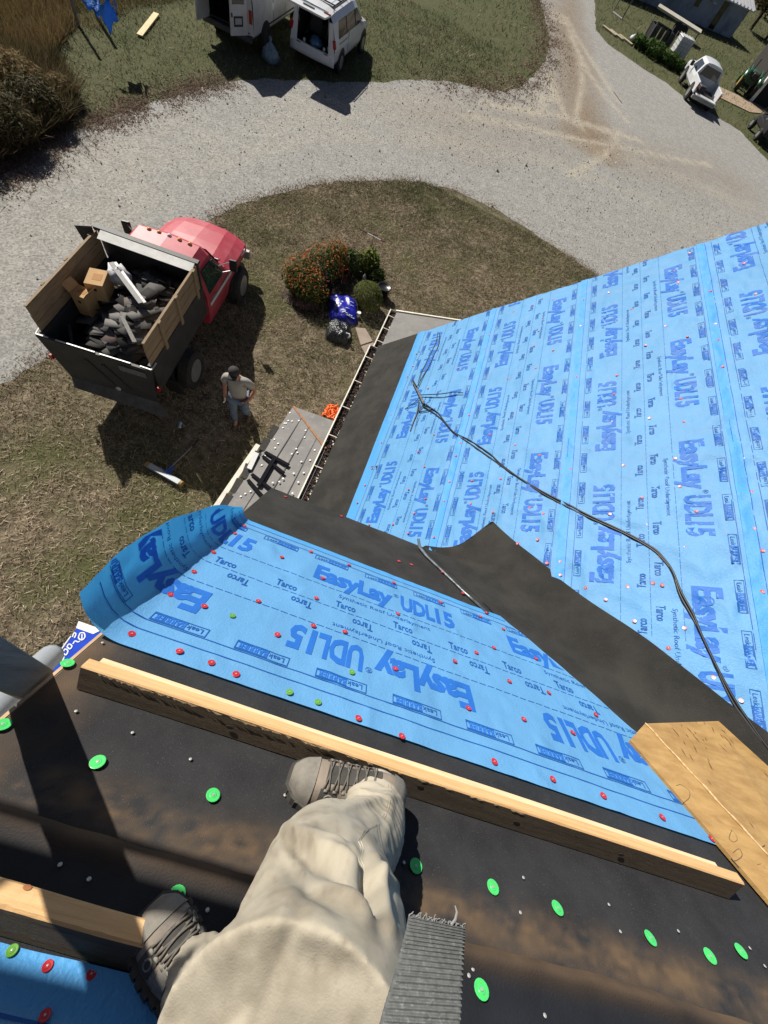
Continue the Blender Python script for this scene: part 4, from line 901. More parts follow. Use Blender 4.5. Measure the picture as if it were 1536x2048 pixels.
# lawn: hundreds of thousands of blades and dry wisps, one mass
def blades(name, n, sampler, hgt, wid, m, lean=.5, seed=0):
    r = np.random.default_rng(seed); P = sampler(r, n); n = len(P)
    th = r.uniform(0, 2 * np.pi, n); hh = hgt * r.uniform(.45, 1.25, n) * P[:, 2]; ww = wid * r.uniform(.6, 1.5, n) * P[:, 2]
    dx, dy = np.cos(th), np.sin(th); ln = hh * r.normal(0, lean, (2, n)) * 1.2
    b = np.stack([P[:, 0], P[:, 1], np.zeros(n)], -1)
    v = np.stack([b + np.stack([-dx * ww, -dy * ww, np.zeros(n)], -1), b + np.stack([dx * ww, dy * ww, np.zeros(n)], -1), b + np.stack([ln[0], ln[1], hh], -1)], 1).reshape(-1, 3)
    rv = np.repeat(np.clip(r.normal(.5, .25, n) + (P[:, 3] if P.shape[1] > 3 else 0), 0, 1), 3)
    o = np_mesh(name, v, np.arange(3 * n).reshape(-1, 3), m, None, False, {'tone': rv}); return tag(o, kind='stuff')
def bladem(name, cols):
    m = bpy.data.materials.new(name); m.use_nodes = True; N = m.node_tree.nodes; L = m.node_tree.links; b = N['Principled BSDF']; b.inputs['Roughness'].default_value = .8; b.inputs['Specular IOR Level'].default_value = .15
    a = N.new('ShaderNodeAttribute'); a.attribute_name = 'tone'; cr = N.new('ShaderNodeValToRGB'); e = cr.color_ramp.elements
    e[0].position = 0; e[0].color = (*cols[0], 1); e[1].position = 1; e[1].color = (*cols[-1], 1)
    for i, c in enumerate(cols[1:-1]): k = e.new((i + 1) / (len(cols) - 1)); k.color = (*c, 1)
    L.new(a.outputs['Fac'], cr.inputs['Fac']); L.new(cr.outputs['Color'], b.inputs['Base Color'])
    t = N.new('ShaderNodeBsdfTranslucent'); L.new(cr.outputs['Color'], t.inputs['Color']); mx = N.new('ShaderNodeMixShader'); mx.inputs[0].default_value = .25
    L.new(b.outputs['BSDF'], mx.inputs[1]); L.new(t.outputs['BSDF'], mx.inputs[2]); L.new(mx.outputs[0], N['Material Output'].inputs['Surface']); return m
grassm = bladem('lawn_blades', [(.085, .108, .042), (.17, .162, .082), (.285, .235, .155), (.40, .315, .22), (.55, .46, .34)])
def greenness(x, y):   # greener in hollows and along the far verge, straw near the house
    return .30 * fbm(x * .22, y * .22, 4, 130) * 2 - .35 * np.exp(-((x + 3.2) / 5) ** 2 - ((y - 16.5) / 3.0) ** 2) * 0 
def lawn_s(box, inv=True):
    def f(r, n):
        x = r.uniform(box[0], box[1], n); y = r.uniform(box[2], box[3], n)
        jx = x + r.normal(0, .14, n); jy = y + r.normal(0, .14, n); k = ~inpoly(jx, jy, loop[::2]); 
        k &= (fbm(x * 1.1, y * 1.1, 3, 131) + r.uniform(-.3, .45, n)) > -.05
        x, y = x[k], y[k]; far = np.clip(np.hypot(x, y) / 11, 1, 2.6)
        tone = .42 * fbm(x * .35, y * .35, 4, 132) * 2.2
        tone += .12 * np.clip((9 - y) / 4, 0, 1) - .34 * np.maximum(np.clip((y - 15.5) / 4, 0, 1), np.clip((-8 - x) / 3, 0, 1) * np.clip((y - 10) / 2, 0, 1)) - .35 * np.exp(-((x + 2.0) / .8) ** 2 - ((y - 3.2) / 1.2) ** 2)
        return np.stack([x, y, far ** .45, tone], -1)
    return f
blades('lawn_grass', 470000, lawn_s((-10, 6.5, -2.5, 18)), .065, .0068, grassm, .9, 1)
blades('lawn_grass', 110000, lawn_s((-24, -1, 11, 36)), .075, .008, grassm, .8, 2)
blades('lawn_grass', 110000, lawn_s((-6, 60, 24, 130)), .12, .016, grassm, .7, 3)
def along(px, spread, tone, sc):
    P = densify(px, .2)
    def f(r, n):
        k = r.integers(0, len(P), n); x = np.array([P[i].x for i in k]) + r.normal(0, spread, n); y = np.array([P[i].y for i in k]) + r.normal(0, spread, n)
        q = (fbm(x * .8, y * .8, 3, 180) + r.uniform(-.25, .3, n)) > -.04; x, y = x[q], y[q]
        return np.stack([x, y, np.full(len(x), sc), tone + .5 * fbm(x, y, 3, 181)], -1)
    return f
thatchm = bladem('dead_thatch', [(.13, .085, .058), (.19, .125, .088), (.25, .18, .13), (.33, .26, .195)])
blades('dry_thatch', 16000, along([(-60,380),(0,352),(70,316),(150,262),(230,228),(300,206),(380,182),(450,164)], .38, 0, 1), .05, .016, thatchm, 1.4, 21)
blades('dry_thatch', 9000, along([(880,166),(960,178),(1010,185),(1046,172),(1078,140),(1096,112),(1098,80),(1088,40),(1080,0)], .75, 0, 1.6), .05, .018, thatchm, 1.4, 22)
blades('dry_thatch', 9000, along([(1190,549),(1130,509),(1060,463),(1005,426),(950,399),(900,379),(850,367),(780,362),(700,363),(620,373),(560,388),(500,405),(450,425),(330,500),(200,615),(90,712),(0,775)], .22, .15, 1), .045, .012, thatchm, 1.3, 23)
# loose stones on the gravel
def stones(n, seed):
    r = np.random.default_rng(seed); x = r.uniform(-14, 14, n); y = r.uniform(2, 32, n); k = inpoly(x, y, loop[::2]); x, y = x[k], y[k]; n = len(x)
    s_ = r.gamma(2.0, .0048, n) * np.clip(np.hypot(x, y) / 12, .8, 2); base = np.array([(1, 0, -.3), (-.5, .87, -.3), (-.5, -.87, -.3), (0, 0, .8)])
    q = base[None] * s_[:, None, None] * r.uniform(.6, 1.4, (n, 4, 3)); th = r.uniform(0, 6.3, n); c, s2 = np.cos(th)[:, None], np.sin(th)[:, None]
    v = np.stack([q[..., 0] * c - q[..., 1] * s2 + x[:, None], q[..., 0] * s2 + q[..., 1] * c + y[:, None], q[..., 2] + .006 + s_[:, None] * .2], -1).reshape(-1, 3)
    f = (np.array([(0, 1, 3), (1, 2, 3), (2, 0, 3)])[None] + 4 * np.arange(n)[:, None, None]).reshape(-1, 3)
    return tag(np_mesh('loose_gravel', v, f, bladem('stone_tones', [(.24, .23, .215), (.30, .29, .27), (.38, .37, .35), (.52, .51, .48)]), None, False, {'tone': np.repeat(r.random(n), 4)}), kind='stuff')
stones(30000, 5)
# ---------------------------------------------------------------- vehicles
tyre = mat('tyre', (.018, .018, .018), (.035, .033, .03), scale=20, rough=.9)
chrome = mat('worn_alloy', (.42, .42, .42), (.28, .28, .28), scale=12, rough=.35, metal=.5)
glass = mat('dark_glass', (.012, .018, .018), rough=.08, spec=.8)
glassg = mat('green_glass', (.03, .075, .055), (.015, .03, .025), scale=4, rough=.07, spec=.9)
redp = mat('sheen_red_paint', (.40, .03, .055), (.36, .025, .045), scale=3, rough=.5, coat=.08, col3=(.46, .09, .11), scale3=2.2, lo3=.45, hi3=.75)  # pinkish tone puts the sky sheen into the paint colour
whitep = mat('white_car_paint', (.66, .67, .68), (.60, .61, .62), scale=3, rough=.3, coat=.3)
dirtyw = mat('dirty_white_paint', (.55, .55, .54), (.42, .40, .36), scale=2.5, rough=.4, lo=.4, hi=.75)
steelb = mat('dump_steel', (.020, .021, .024), (.038, .037, .036), scale=4, rough=.6, bump=.3, bscale=20, col3=(.075, .045, .03), scale3=7, lo3=.66, hi3=.8)
plankm = mat('weathered_plank', (.30, .215, .125), (.23, .16, .09), scale=4, rough=.8, stretch=(8, 1, 8), bump=.4, bscale=40, col3=(.14, .09, .05), scale3=5, lo3=.58, hi3=.75)
lightm = mat('amber_lens', (.75, .35, .12), rough=.2); redl = mat('red_lens', (.35, .01, .015), rough=.15); whitel = mat('clear_lens', (.7, .7, .7), rough=.15)
blackp = mat('black_trim', (.015, .015, .016), rough=.5)
def shell(parent, name, m, secs, cap0=True, cap1=True, smooth=True, cx=0.0):
    mb = MB(); mb.rings([[(cx + x, y, z) for x, z in hp] + [(cx - x, y, z) for x, z in hp[::-1] if x > 0] for y, hp in secs], True, cap0, cap1)
    o = mb.build(name, m, parent, False, local=True); 
    return o
def wheel(parent, x, y, r, w, rim=.6, m=chrome, dish=.04, name='wheel'):
    sg = 1 if x > 0 else -1; mb = MB()
    mb.lathe([(r * .62, -w / 2), (r * .92, -w / 2), (r, -w * .36), (r, w * .36), (r * .92, w / 2), (r * .62, w / 2)], (x, y, r), 24, 'x', False); o = mb.build(name, tyre, parent, local=True)
    mb = MB(); mb.lathe([(r * rim, w * .50 * sg), (r * rim * .97, (w * .5 - dish) * sg), (r * rim * .62, (w * .5 - dish * 1.6) * sg), (r * .2, (w * .5 - dish * .9) * sg), (r * .17, w * .47 * sg), (.001, w * .47 * sg)], (x, y, r), 20, 'x'); mb.build('rim', m, o, local=True)
    return o
def pbox(parent, name, m, c, size, rot=None, bevel=.006):
    mb = MB(); mb.box(c, size, rot); return mb.build(name, m, parent, local=True, bevel=bevel)
def pquad(parent, name, m, pts, t=.008):
    pts = [Vector(p) for p in pts]; n = (pts[1] - pts[0]).cross(pts[2] - pts[0]).normalized()
    mb = MB(); mb.slab([p + n * t * .5 for p in pts], n, t); return mb.build(name, m, parent, local=True)

# --- red flatbed dump truck
trk = thing('dump_truck', 'red dump truck with plank sided black bed full of torn shingles', 'truck', (-5.12, 4.12, 0), rad(6.5))
pbox(trk, 'bed_floor', steelb, (.03, 1.15, .92), (1.80, 2.30, .06))
for sx in (-1, 1):
    x = .03 + sx * .90
    pbox(trk, 'bed_side', steelb, (x, 1.15, 1.20), (.05, 2.34, .66))
    pbox(trk, 'top_rail', steelb, (x, 1.12, 1.525), (.09, 2.34, .05))
    for k in range(3):
        pbox(trk, 'plank', plankm, (x + sx * .012 + random.uniform(-.004, .004), 1.10, 1.63 + k * .162), (.030, 2.24, .155), (0, random.uniform(-.02, .02), random.uniform(-.004, .004)), .004)
    for y in (.55, 1.25, 2.05):
        pbox(trk, 'stake', plankm, (x + sx * .045, y, 1.76), (.035, .085, .60), None, .004)
    pbox(trk, 'cap_strip', plankm, (x + sx * .012, 1.10, 2.045), (.045, 2.24, .018), None, .003)
pbox(trk, 'headboard', steelb, (.03, 2.30, 1.48), (1.86, .05, 1.16))
pbox(trk, 'headboard_rim', steelb, (.03, 2.28, 2.07), (1.92, .12, .05))
pquad(trk, 'deflector', mat('bright_galvanised', (.70, .69, .66), (.56, .55, .52), scale=6, rough=.6), [(-.78, 2.03, 2.03), (.94, 2.03, 2.03), (.94, 2.205, 2.09), (-.78, 2.205, 2.09)])
pquad(trk, 'bent_plate', steelb, [(-1.08, 2.10, 1.65), (-.90, 2.14, 1.60), (-.88, 2.14, 2.16), (-1.15, 2.06, 2.12)], .02)
pquad(trk, 'tailgate', steelb, [(-.94, -.10, 1.52), (.98, -.10, 1.52), (.86, -.13, .62), (-.72, -.13, .62)], .05)
pquad(trk, 'apron', mat('dusty_steel', (.055, .050, .045), (.10, .092, .082), scale=5, rough=.8), [(-.72, -.14, .64), (.90, -.14, .64), (1.20, -.32, .44), (-.66, -.28, .50)], .03)
bs = mat('bare_edge', (.62, .61, .58), (.35, .34, .32), scale=9, rough=.4)
for a, b in (((-.94, -.10, 1.535), (-.74, -.10, 1.535)), ((-.62, -.10, 1.535), (.02, -.10, 1.535)), ((.10, -.10, 1.53), (.62, -.10, 1.535)), ((.78, -.09, 1.53), (.98, -.10, 1.535)), ((.98, -.10, 1.535), (1.00, .06, 1.56)), ((-.94, -.10, 1.535), (-.95, .06, 1.55))):
    mb = MB(); mb.bar(a, b, .022, .014); mb.build('bare_lip', bs, trk, local=True)
for x, s in ((.0, .5), (.30, -.4)):
    mb = MB(); mb.bar((x - .22, -.135, 1.30), (x + .12, -.15, .80), .06, .03, up=(0, 1, 0)); mb.build('gate_brace', blackp, trk, local=True)
pbox(trk, 'gate_plate', mat('grey_plate', (.16, .16, .155), (.10, .10, .10), scale=30, rough=.6), (.62, -.14, 1.37), (.46, .014, .13), (0, 0, 0), .003)
mb = MB(); mb.lathe([(.045, -.012), (.045, .012), (.02, .012), (.02, -.012)], (.18, -.17, .74), 14, 'y'); mb.build('hitch_eye', bs, trk, local=True)
for x in (-.9, 1.0): pbox(trk, 'tail_lamp', redl, (x, -.12, 1.05), (.05, .05, .10))
for x, rr in ((1.0, 0), (.69, 0), (-.94, 0), (-.63, 0)): wheel(trk, x, 1.07, .415, .25, .60, chrome, .07)
for x in (1.0, -.84): wheel(trk, x, 4.12, .40, .24, .60, chrome, .03)
pbox(trk, 'mud_flap', blackp, (.98, .35, .62), (.34, .03, .50), (.25, 0, 0))
pbox(trk, 'chassis', blackp, (.08, 2.3, .62), (.8, 4.4, .22))
cx = .08; P0 = [(.84, .48), (.89, .78), (.89, 1.16), (.74, 1.72), (.60, 1.85), (0, 1.89)]
shell(trk, 'cab', redp, [(2.44, [(x * .98, z) for x, z in P0]), (2.52, P0), (3.02, P0), (3.12, [(.84, .48), (.89, .78), (.89, 1.16), (.73, 1.68), (.58, 1.80), (0, 1.845)]), (3.55, [(.84, .48), (.90, .80), (.88, 1.10), (.82, 1.17), (.62, 1.235), (0, 1.265)]), (3.62, [(.84, .5), (.91, .82), (.89, 1.08), (.82, 1.15), (.60, 1.20), (0, 1.225)])], True, True, cx=cx)
shell(trk, 'hood', redp, [(3.60, [(.82, .55), (.91, .84), (.90, 1.06), (.76, 1.15), (.52, 1.225), (0, 1.245)]), (4.1, [(.82, .60), (.93, .86), (.92, 1.03), (.74, 1.13), (.50, 1.215), (0, 1.24)]), (4.6, [(.80, .6), (.92, .84), (.90, .99), (.70, 1.09), (.46, 1.175), (0, 1.20)]), (4.92, [(.76, .55), (.86, .78), (.84, .94), (.64, 1.03), (.42, 1.10), (0, 1.13)]), (5.02, [(.74, .5), (.82, .7), (.80, .86), (.6, .94), (.4, 1.0), (0, 1.02)])], True, True, cx=cx)
pbox(trk, 'front_bumper', chrome, (cx, 5.10, .55), (1.75, .10, .20))
pquad(trk, 'windshield', glass, [(cx - .66, 3.16, 1.735), (cx + .66, 3.16, 1.735), (cx + .74, 3.50, 1.285), (cx - .74, 3.50, 1.285)], .02)
for sx in (-1, 1):
    pquad(trk, 'side_window', glassg, [(cx + sx * .885, 2.56, 1.20), (cx + sx * .885, 3.36, 1.20), (cx + sx * .79, 3.08, 1.63), (cx + sx * .77, 2.56, 1.66)], .02)
    pquad(trk, 'stripe', mat('white_stripe', (.62, .60, .58), rough=.4), [(cx + sx * .903, 2.50, 1.02), (cx + sx * .903, 4.70, .965), (cx + sx * .905, 4.70, .90), (cx + sx * .905, 2.50, .945)], .014)
    mb = MB(); mb.tube([(cx + sx * .88, 3.30, 1.22), (cx + sx * 1.10, 3.38, 1.30), (cx + sx * 1.12, 3.38, 1.52), (cx + sx * .86, 3.22, 1.42)], .012, 6); m_o = mb.build('mirror', chrome, trk, local=True)
    pbox(m_o, 'mirror_head', blackp, (cx + sx * 1.13, 3.38, 1.42), (.17, .07, .26), (0, 0, .2), .02)
    mb = MB(); mb.lathe([(.44, -.06), (.50, -.06), (.50, .06), (.44, .06)], (cx + sx * .86, 4.12, .40), 24, 'x'); mb.build('wheel_arch', blackp, trk, local=True)
    pbox(trk, 'door_handle', chrome, (cx + sx * .90, 2.70, 1.06), (.02, .14, .03))
for i in range(5):
    mb = MB(); mb.lathe([(.05, 0), (.045, .03), (.025, .055), (.001, .06)], (cx - .38 + .20 * i, 2.98, 1.865 - .01 * abs(i - 2)), 10); mb.build('roof_marker', lightm if i != 2 else whitel, trk, local=True, smooth=True)
pquad(trk, 'cowl_grille', blackp, [(cx - .70, 3.56, 1.275), (cx + .70, 3.56, 1.275), (cx + .72, 3.66, 1.235), (cx - .72, 3.66, 1.235)], .02)
for x in (-.3, .35):
    mb = MB(); mb.bar((cx + x, 3.57, 1.30), (cx + x + .42, 3.44, 1.40), .016, .012); mb.build('wiper', chrome, trk, local=True)
TR = W[trk]
def tl(x, y, z): return TR @ Vector((x, y, z))
# load: one heap of torn shingles with a few pieces one can pick out
tonem = bladem('shingle_tones', [(.014, .013, .013), (.055, .053, .052), (.125, .118, .113), (.23, .22, .21), (.14, .09, .08), (.34, .33, .32)])
r_ = np.random.default_rng(12); V = []; F = []; T = []; k = 0
for i in range(330):
    x = r_.uniform(-.82, .82); y = r_.uniform(.02, 2.22); hz_ = 1.10 + .58 * np.clip(1 - abs(x - .3) / 1.25, 0, 1) * np.clip((y + .4) / 1.2, .35, 1) + r_.uniform(-.05, .05) - (.30 if (x < -.35 and y < .75) else 0)
    lx, ly = r_.uniform(.09, .34), r_.uniform(.07, .17); x = float(np.clip(x, -.80 + lx * .9, .80 - lx * .9)); y = float(np.clip(y, .05 + lx * .7, 2.2 - lx * .7)); e = Euler((r_.normal(0, .11), r_.normal(0, .11), r_.uniform(0, 6.3))).to_matrix(); bend_ = r_.uniform(-.006, .006)
    q = [tl(*(e @ Vector(c) + Vector((x, y, hz_)))) for c in ((-lx, -ly, 0), (0, -ly, bend_), (lx, -ly, 0), (lx, ly, 0), (0, ly, bend_), (-lx, ly, 0), (-lx, -ly, -.008), (0, -ly, bend_ - .008), (lx, -ly, -.008), (lx, ly, -.008), (0, ly, bend_ - .008), (-lx, ly, -.008))]
    V += [tuple(p) for p in q]; T += [float(np.clip(r_.normal(.42, .2), 0, 1))] * 12
    F += [tuple(a + k for a in f) for f in ((0, 1, 4, 5), (1, 2, 3, 4), (6, 11, 10, 7), (7, 10, 9, 8), (0, 6, 7, 1), (1, 7, 8, 2), (2, 8, 9, 3), (3, 9, 10, 4), (4, 10, 11, 5), (5, 11, 6, 0))]; k += 12
tag(np_mesh('shingle_debris', V, F, tonem, None, False, {'tone': T}), kind='stuff')
def loose(name, label, cat, m, c, size, rot, bevel=.004):
    mb = MB(); mb.box((0, 0, 0), size, rot); mb.v = [tuple(tl(*c) + TR.to_3x3() @ Vector(v)) for v in mb.v]; return tag(mb.build(name, m, None, bevel=bevel), label, cat)
card = mat('cardboard', (.48, .30, .14), (.40, .25, .11), scale=5, rough=.85)
def carton(label, c, s, rot, flaps):
    t = thing('cardboard_box', label, 'box', tl(*c), rad(5) + rot)
    pbox(t, 'carton', card, (0, 0, s[2] / 2), s, None, .003)
    if flaps:
        for sg in (-1, 1): pquad(t, 'flap', card, [(sg * s[0] / 2, -s[1] / 2, s[2]), (sg * s[0] / 2, s[1] / 2, s[2]), (sg * (s[0] / 2 + .10), s[1] / 2, s[2] + .12), (sg * (s[0] / 2 + .10), -s[1] / 2, s[2] + .12)], .006)
    mb = MB(); mb.lathe([(.03, -.003), (.03, .003), (.001, .003)], (0, -s[1] / 2 - .002, s[2] * .7), 12, 'y'); mb.build('hand_hole', blackp, t, local=True)
    pbox(t, 'print', mat('box_print', (.36, .17, .05), rough=.8), (.02, 0, s[2] + .001), (s[0] * .5, s[1] * .4, .004), None, .001)
carton('closed tan carton with a hand hole beside the white bag', (-.50, 1.28, 1.52), (.30, .42, .34), .25, False)
carton('open tan carton standing upright near the left plank side', (-.64, .95, 1.30), (.26, .26, .44), -.1, True)
mb = MB(); mb.lathe([(.02, 0), (.17, .05), (.20, .14), (.15, .24), (.05, .27), (.001, .28)], (0, 0, 0), 14); mb.v = [tuple(tl(-.30 + v[0] * (1 + .3 * math.sin(v[1] * 30)), 1.62 + v[1], 1.62 + v[2] * (1 + .2 * math.sin(v[0] * 40)))) for v in mb.v]
tag(mb.build('rubble_bag', mat('grey_white_sack', (.58, .58, .60), (.35, .35, .37), scale=8, rough=.6, bump=.6, bscale=20), None, True), 'lumpy white sack between the cartons and the metal strip', 'sack')
fl = thing('metal_flashing', 'long bent silver metal strip lying across the shingle load', 'metal strip', tl(.1, 1.4, 1.6))
for dx, dz, m_ in ((0, 0, 'grey_plate'), (.07, -.03, 'dull_steel')):
    mb = MB(); mb.bar(G(222 + dx * 90, 525, 1.92 + dz), G(282 + dx * 90, 606, 1.86 + dz), .085, .012); mb.build('strip', MATS[m_], fl)
loose('scrap_board', 'grey scrap board angled over the right side of the load', 'board', MATS['grey_wood'], (.40, .45, 1.74), (.07, .62, .025), (.05, .05, .75))
loose('scrap_board', 'dark narrow board leaning in the left rear corner of the bed', 'board', steelb, (-.62, .22, 1.32), (.05, .5, .03), (.25, 0, .5))

# --- white cargo van with open rear doors
van = thing('cargo_van', 'white cargo van with its rear doors swung open', 'van', (-10.85, 20.55, 0), rad(1))
VP = [(.88, .50), (.99, .62), (1.0, 1.05), (.985, 1.32), (.90, 2.08), (.80, 2.26), (.42, 2.34), (0, 2.36)]
vb = MB(); secs = [(.06, VP), (.9, VP), (3.9, VP), (4.15, [(x * (1 if z < 1.35 else .96), min(z, 2.2) if z > 1.4 else z) for x, z in VP]), (4.75, [(.88, .5), (.98, .62), (.97, 1.05), (.93, 1.18), (.85, 1.26), (.7, 1.3), (.4, 1.33), (0, 1.34)]), (5.45, [(.8, .5), (.88, .62), (.87, .95), (.8, 1.02), (.7, 1.06), (.55, 1.08), (.3, 1.1), (0, 1.1)])]
shell(van, 'body', dirtyw, secs, False, True)
pquad(van, 'cargo_floor', blackp, [(-.85, .02, .66), (.85, .02, .66), (.85, 3.0, .66), (-.85, 3.0, .66)], .03)
for sx in (-1, 1): pquad(van, 'cargo_lining', blackp, [(sx * .90, .07, .66), (sx * .90, 3.0, .66), (sx * .80, 3.0, 1.95), (sx * .80, .07, 1.95)], .02)
pquad(van, 'bulkhead', blackp, [(-.85, 2.9, .66), (.85, 2.9, .66), (.75, 2.9, 2.0), (-.75, 2.9, 2.0)], .03)
pbox(van, 'rear_bumper', mat('dark_bumper', (.05, .05, .05), rough=.6), (0, -.03, .52), (1.92, .16, .16), None, .02)
pbox(van, 'step_plate', MATS['worn_alloy'], (-.94, -.04, .62), (.10, .12, .08))
for sx in (-1, 1): 
    pquad(van, 'rear_pillar', dirtyw, [(sx * .74, .05, .60), (sx * .99, .05, .62), (sx * .90, .05, 2.1), (sx * .70, .05, 2.1)], .04)
    pbox(van, 'tail_lamp', redl, (sx * .90, .022, 1.08), (.12, .03, .34), None, .008)
pquad(van, 'rear_header', dirtyw, [(-.74, .05, 2.04), (.74, .05, 2.04), (.72, .05, 2.28), (-.72, .05, 2.28)], .04)
for sx, ang, pl in ((1, 62, True), (-1, 96, False)):
    c, s_ = math.cos(rad(ang)), math.sin(rad(ang)); hx = .76 * sx; f = lambda u, z, o=0: (hx - sx * c * u + sx * s_ * o, .02 - s_ * u - c * o, z)
    d = pquad(van, 'rear_door', dirtyw, [f(0, .60), f(.74, .60), f(.70, 2.10), f(0, 2.10)], .05)
    pquad(d, 'window', glass, [f(.12, 1.36, .0), f(.64, 1.36, .0), f(.60, 1.98, .0), f(.12, 1.98, .0)], .062)
    if pl:
        pquad(d, 'plate_recess', blackp, [f(.20, .82), f(.60, .82), f(.60, 1.08), f(.20, 1.08)], .060); pquad(d, 'number_plate', mat('plate_grey', (.45, .46, .47), (.3, .3, .3), scale=40, rough=.5), [f(.26, .88), f(.54, .88), f(.54, 1.03), f(.26, 1.03)], .070)
        pquad(d, 'door_handle', blackp, [f(.64, 1.05), f(.70, 1.05), f(.70, 1.16), f(.64, 1.16)], .064)
for y in (1.15, 4.55):
    for x in (.90, -.90): wheel(van, x, y, .36, .24, .58, MATS['dump_steel'] if y < 2 else chrome, .03)
    for x in (1.0, -1.0):
        mb = MB(); mb.lathe([(.40, -.012), (.45, -.012), (.45, .012), (.40, .012)], (x, y, .40), 20, 'x'); mb.build('wheel_arch', blackp, van, local=True)
for y in (1.9, 3.1): pquad(van, 'panel_seam', blackp, [(1.004, y, .66), (1.004, y + .018, .66), (.99, y + .018, 1.35), (.99, y, 1.35)], .006)
pbox(van, 'rub_strip', blackp, (1.003, 2.6, .70), (.012, 3.0, .05))
pquad(van, 'fuel_door', whitep, [(1.005, 1.75, 1.0), (1.005, 1.95, 1.0), (1.0, 1.95, 1.18), (1.0, 1.75, 1.18)], .012)
pbox(van, 'side_mirror', blackp, (1.15, 4.2, 1.35), (.2, .1, .28))

# --- white minivan with raised tailgate
mv = thing('minivan', 'white minivan with raised liftgate and loaded boot', 'minivan', (-8.1, 22.1, 0), rad(0))
MP = [(.86, .34), (.94, .48), (.97, .80), (.945, 1.02), (.80, 1.52), (.66, 1.68), (.36, 1.735), (0, 1.75)]
def sc_(p, kx, dz=0): return [(x * kx, z + (dz if z > 1.2 else 0)) for x, z in p]
shell(mv, 'body', whitep, [(.10, sc_(MP, .97, -.04)), (.5, MP), (2.6, MP), (3.1, [(.86, .34), (.94, .48), (.97, .80), (.945, 1.02), (.78, 1.46), (.64, 1.60), (.36, 1.65), (0, 1.66)]), (3.9, [(.86, .34), (.93, .48), (.95, .80), (.90, .98), (.80, 1.03), (.62, 1.06), (.36, 1.08), (0, 1.09)]), (4.7, [(.78, .36), (.85, .48), (.84, .72), (.78, .80), (.68, .84), (.5, .87), (.3, .88), (0, .89)])], False, True)
pquad(mv, 'boot_floor', blackp, [(-.66, .04, .62), (.66, .04, .62), (.66, 1.4, .62), (-.66, 1.4, .62)], .03)
for sx in (-1, 1):
    pquad(mv, 'boot_lining', blackp, [(sx * .72, .08, .60), (sx * .80, 1.6, .60), (sx * .68, 1.6, 1.55), (sx * .60, .08, 1.55)], .02)
    pquad(mv, 'rear_pillar', whitep, [(sx * .68, .09, .60), (sx * .94, .09, .60), (sx * .78, .09, 1.50), (sx * .62, .09, 1.50)], .03)
    pbox(mv, 'tail_lamp', redl, (sx * .90, .085, .98), (.13, .06, .24), (0, -.25 * sx, 0), .02)
    pquad(mv, 'side_glass', glass, [(sx * .935, .50, 1.07), (sx * .935, 3.55, 1.07), (sx * .80, 2.85, 1.50), (sx * .805, .62, 1.50)], .02)
    for y in (1.45, 2.55): pquad(mv, 'window_post', blackp, [(sx * .940, y, 1.07), (sx * .940, y + .06, 1.07), (sx * .812, y + .06, 1.50), (sx * .812, y, 1.50)], .024)
    mb = MB(); mb.tube([(sx * .62, .5, 1.70), (sx * .62, .6, 1.78), (sx * .62, 2.4, 1.78), (sx * .62, 2.5, 1.70)], .018, 6); mb.build('roof_rail', blackp, mv, local=True)
    pbox(mv, 'side_mirror', whitep, (sx * 1.05, 3.15, 1.10), (.18, .10, .14), None, .03)
    for y in (.98, 3.95):
        wheel(mv, sx * .88, y, .33, .20, .64, chrome, .02)
        mb = MB(); mb.lathe([(.36, -.012), (.40, -.012), (.40, .012), (.36, .012)], (sx * .955, y, .36), 20, 'x'); mb.build('wheel_arch', blackp, mv, local=True)
    pbox(mv, 'door_seam', blackp, (sx * .962, 1.7, .82), (.012, .012, .5), None, 0); pbox(mv, 'slide_track', blackp, (sx * .957, 1.05, .93), (.012, 1.0, .02), None, 0)
mb = MB(); mb.rings([[(x, -.10 * math.cos(x * 1.3) + .12, z) for x in np.linspace(-.95, .95, 9)] for z in (.33, .42, .60, .64)] + [[(x, .10, .66) for x in np.linspace(-.95, .95, 9)]], False, False, False); mb.build('rear_bumper', whitep, mv, True, local=True, solid=.03)
pquad(mv, 'roof_panel', mat('ribbed_roof', (.60, .62, .65), (.55, .57, .60), scale=4, rough=.35), [(-.5, .7, 1.762), (.5, .7, 1.762), (.5, 2.4, 1.762), (-.5, 2.4, 1.762)], .012)
for x in (-.36, -.12, .12, .36): pbox(mv, 'roof_rib', whitep, (x, 1.55, 1.772), (.03, 1.7, .012), None, .003)
for y in (.8, 1.5, 2.2): mb = MB(); mb.bar((-.62, y, 1.785), (.62, y, 1.785), .04, .025); mb.build('cross_bar', blackp, mv, local=True)
a_ = rad(8); gf = lambda u, x, o=0: (x, .16 - math.cos(a_) * u, 1.70 + math.sin(a_) * u + o)
gt = pquad(mv, 'liftgate', whitep, [gf(0, -.64), gf(0, .64), gf(.10, .66), gf(.10, -.66)], .05)
for sx in (-1, 1): pquad(gt, 'gate_side', whitep, [gf(.10, sx * .58), gf(.10, sx * .68), gf(.58, sx * .80), gf(.58, sx * .68)], .05)
pquad(gt, 'gate_lower', whitep, [gf(.56, -.80), gf(.56, .80), gf(.98, .74, -.07), gf(.98, -.74, -.07)], .05)
pquad(gt, 'gate_window', glassmat('tinted_glass', (.20, .27, .30), .88), [gf(.11, -.57), gf(.11, .57), gf(.56, .67), gf(.56, -.67)], .012)
for sx in (-1, 1): pquad(gt, 'gate_lamp', redl, [gf(.50, sx * .58, .03), gf(.50, sx * .80, .03), gf(.62, sx * .80, .03), gf(.62, sx * .56, .03)], .03)
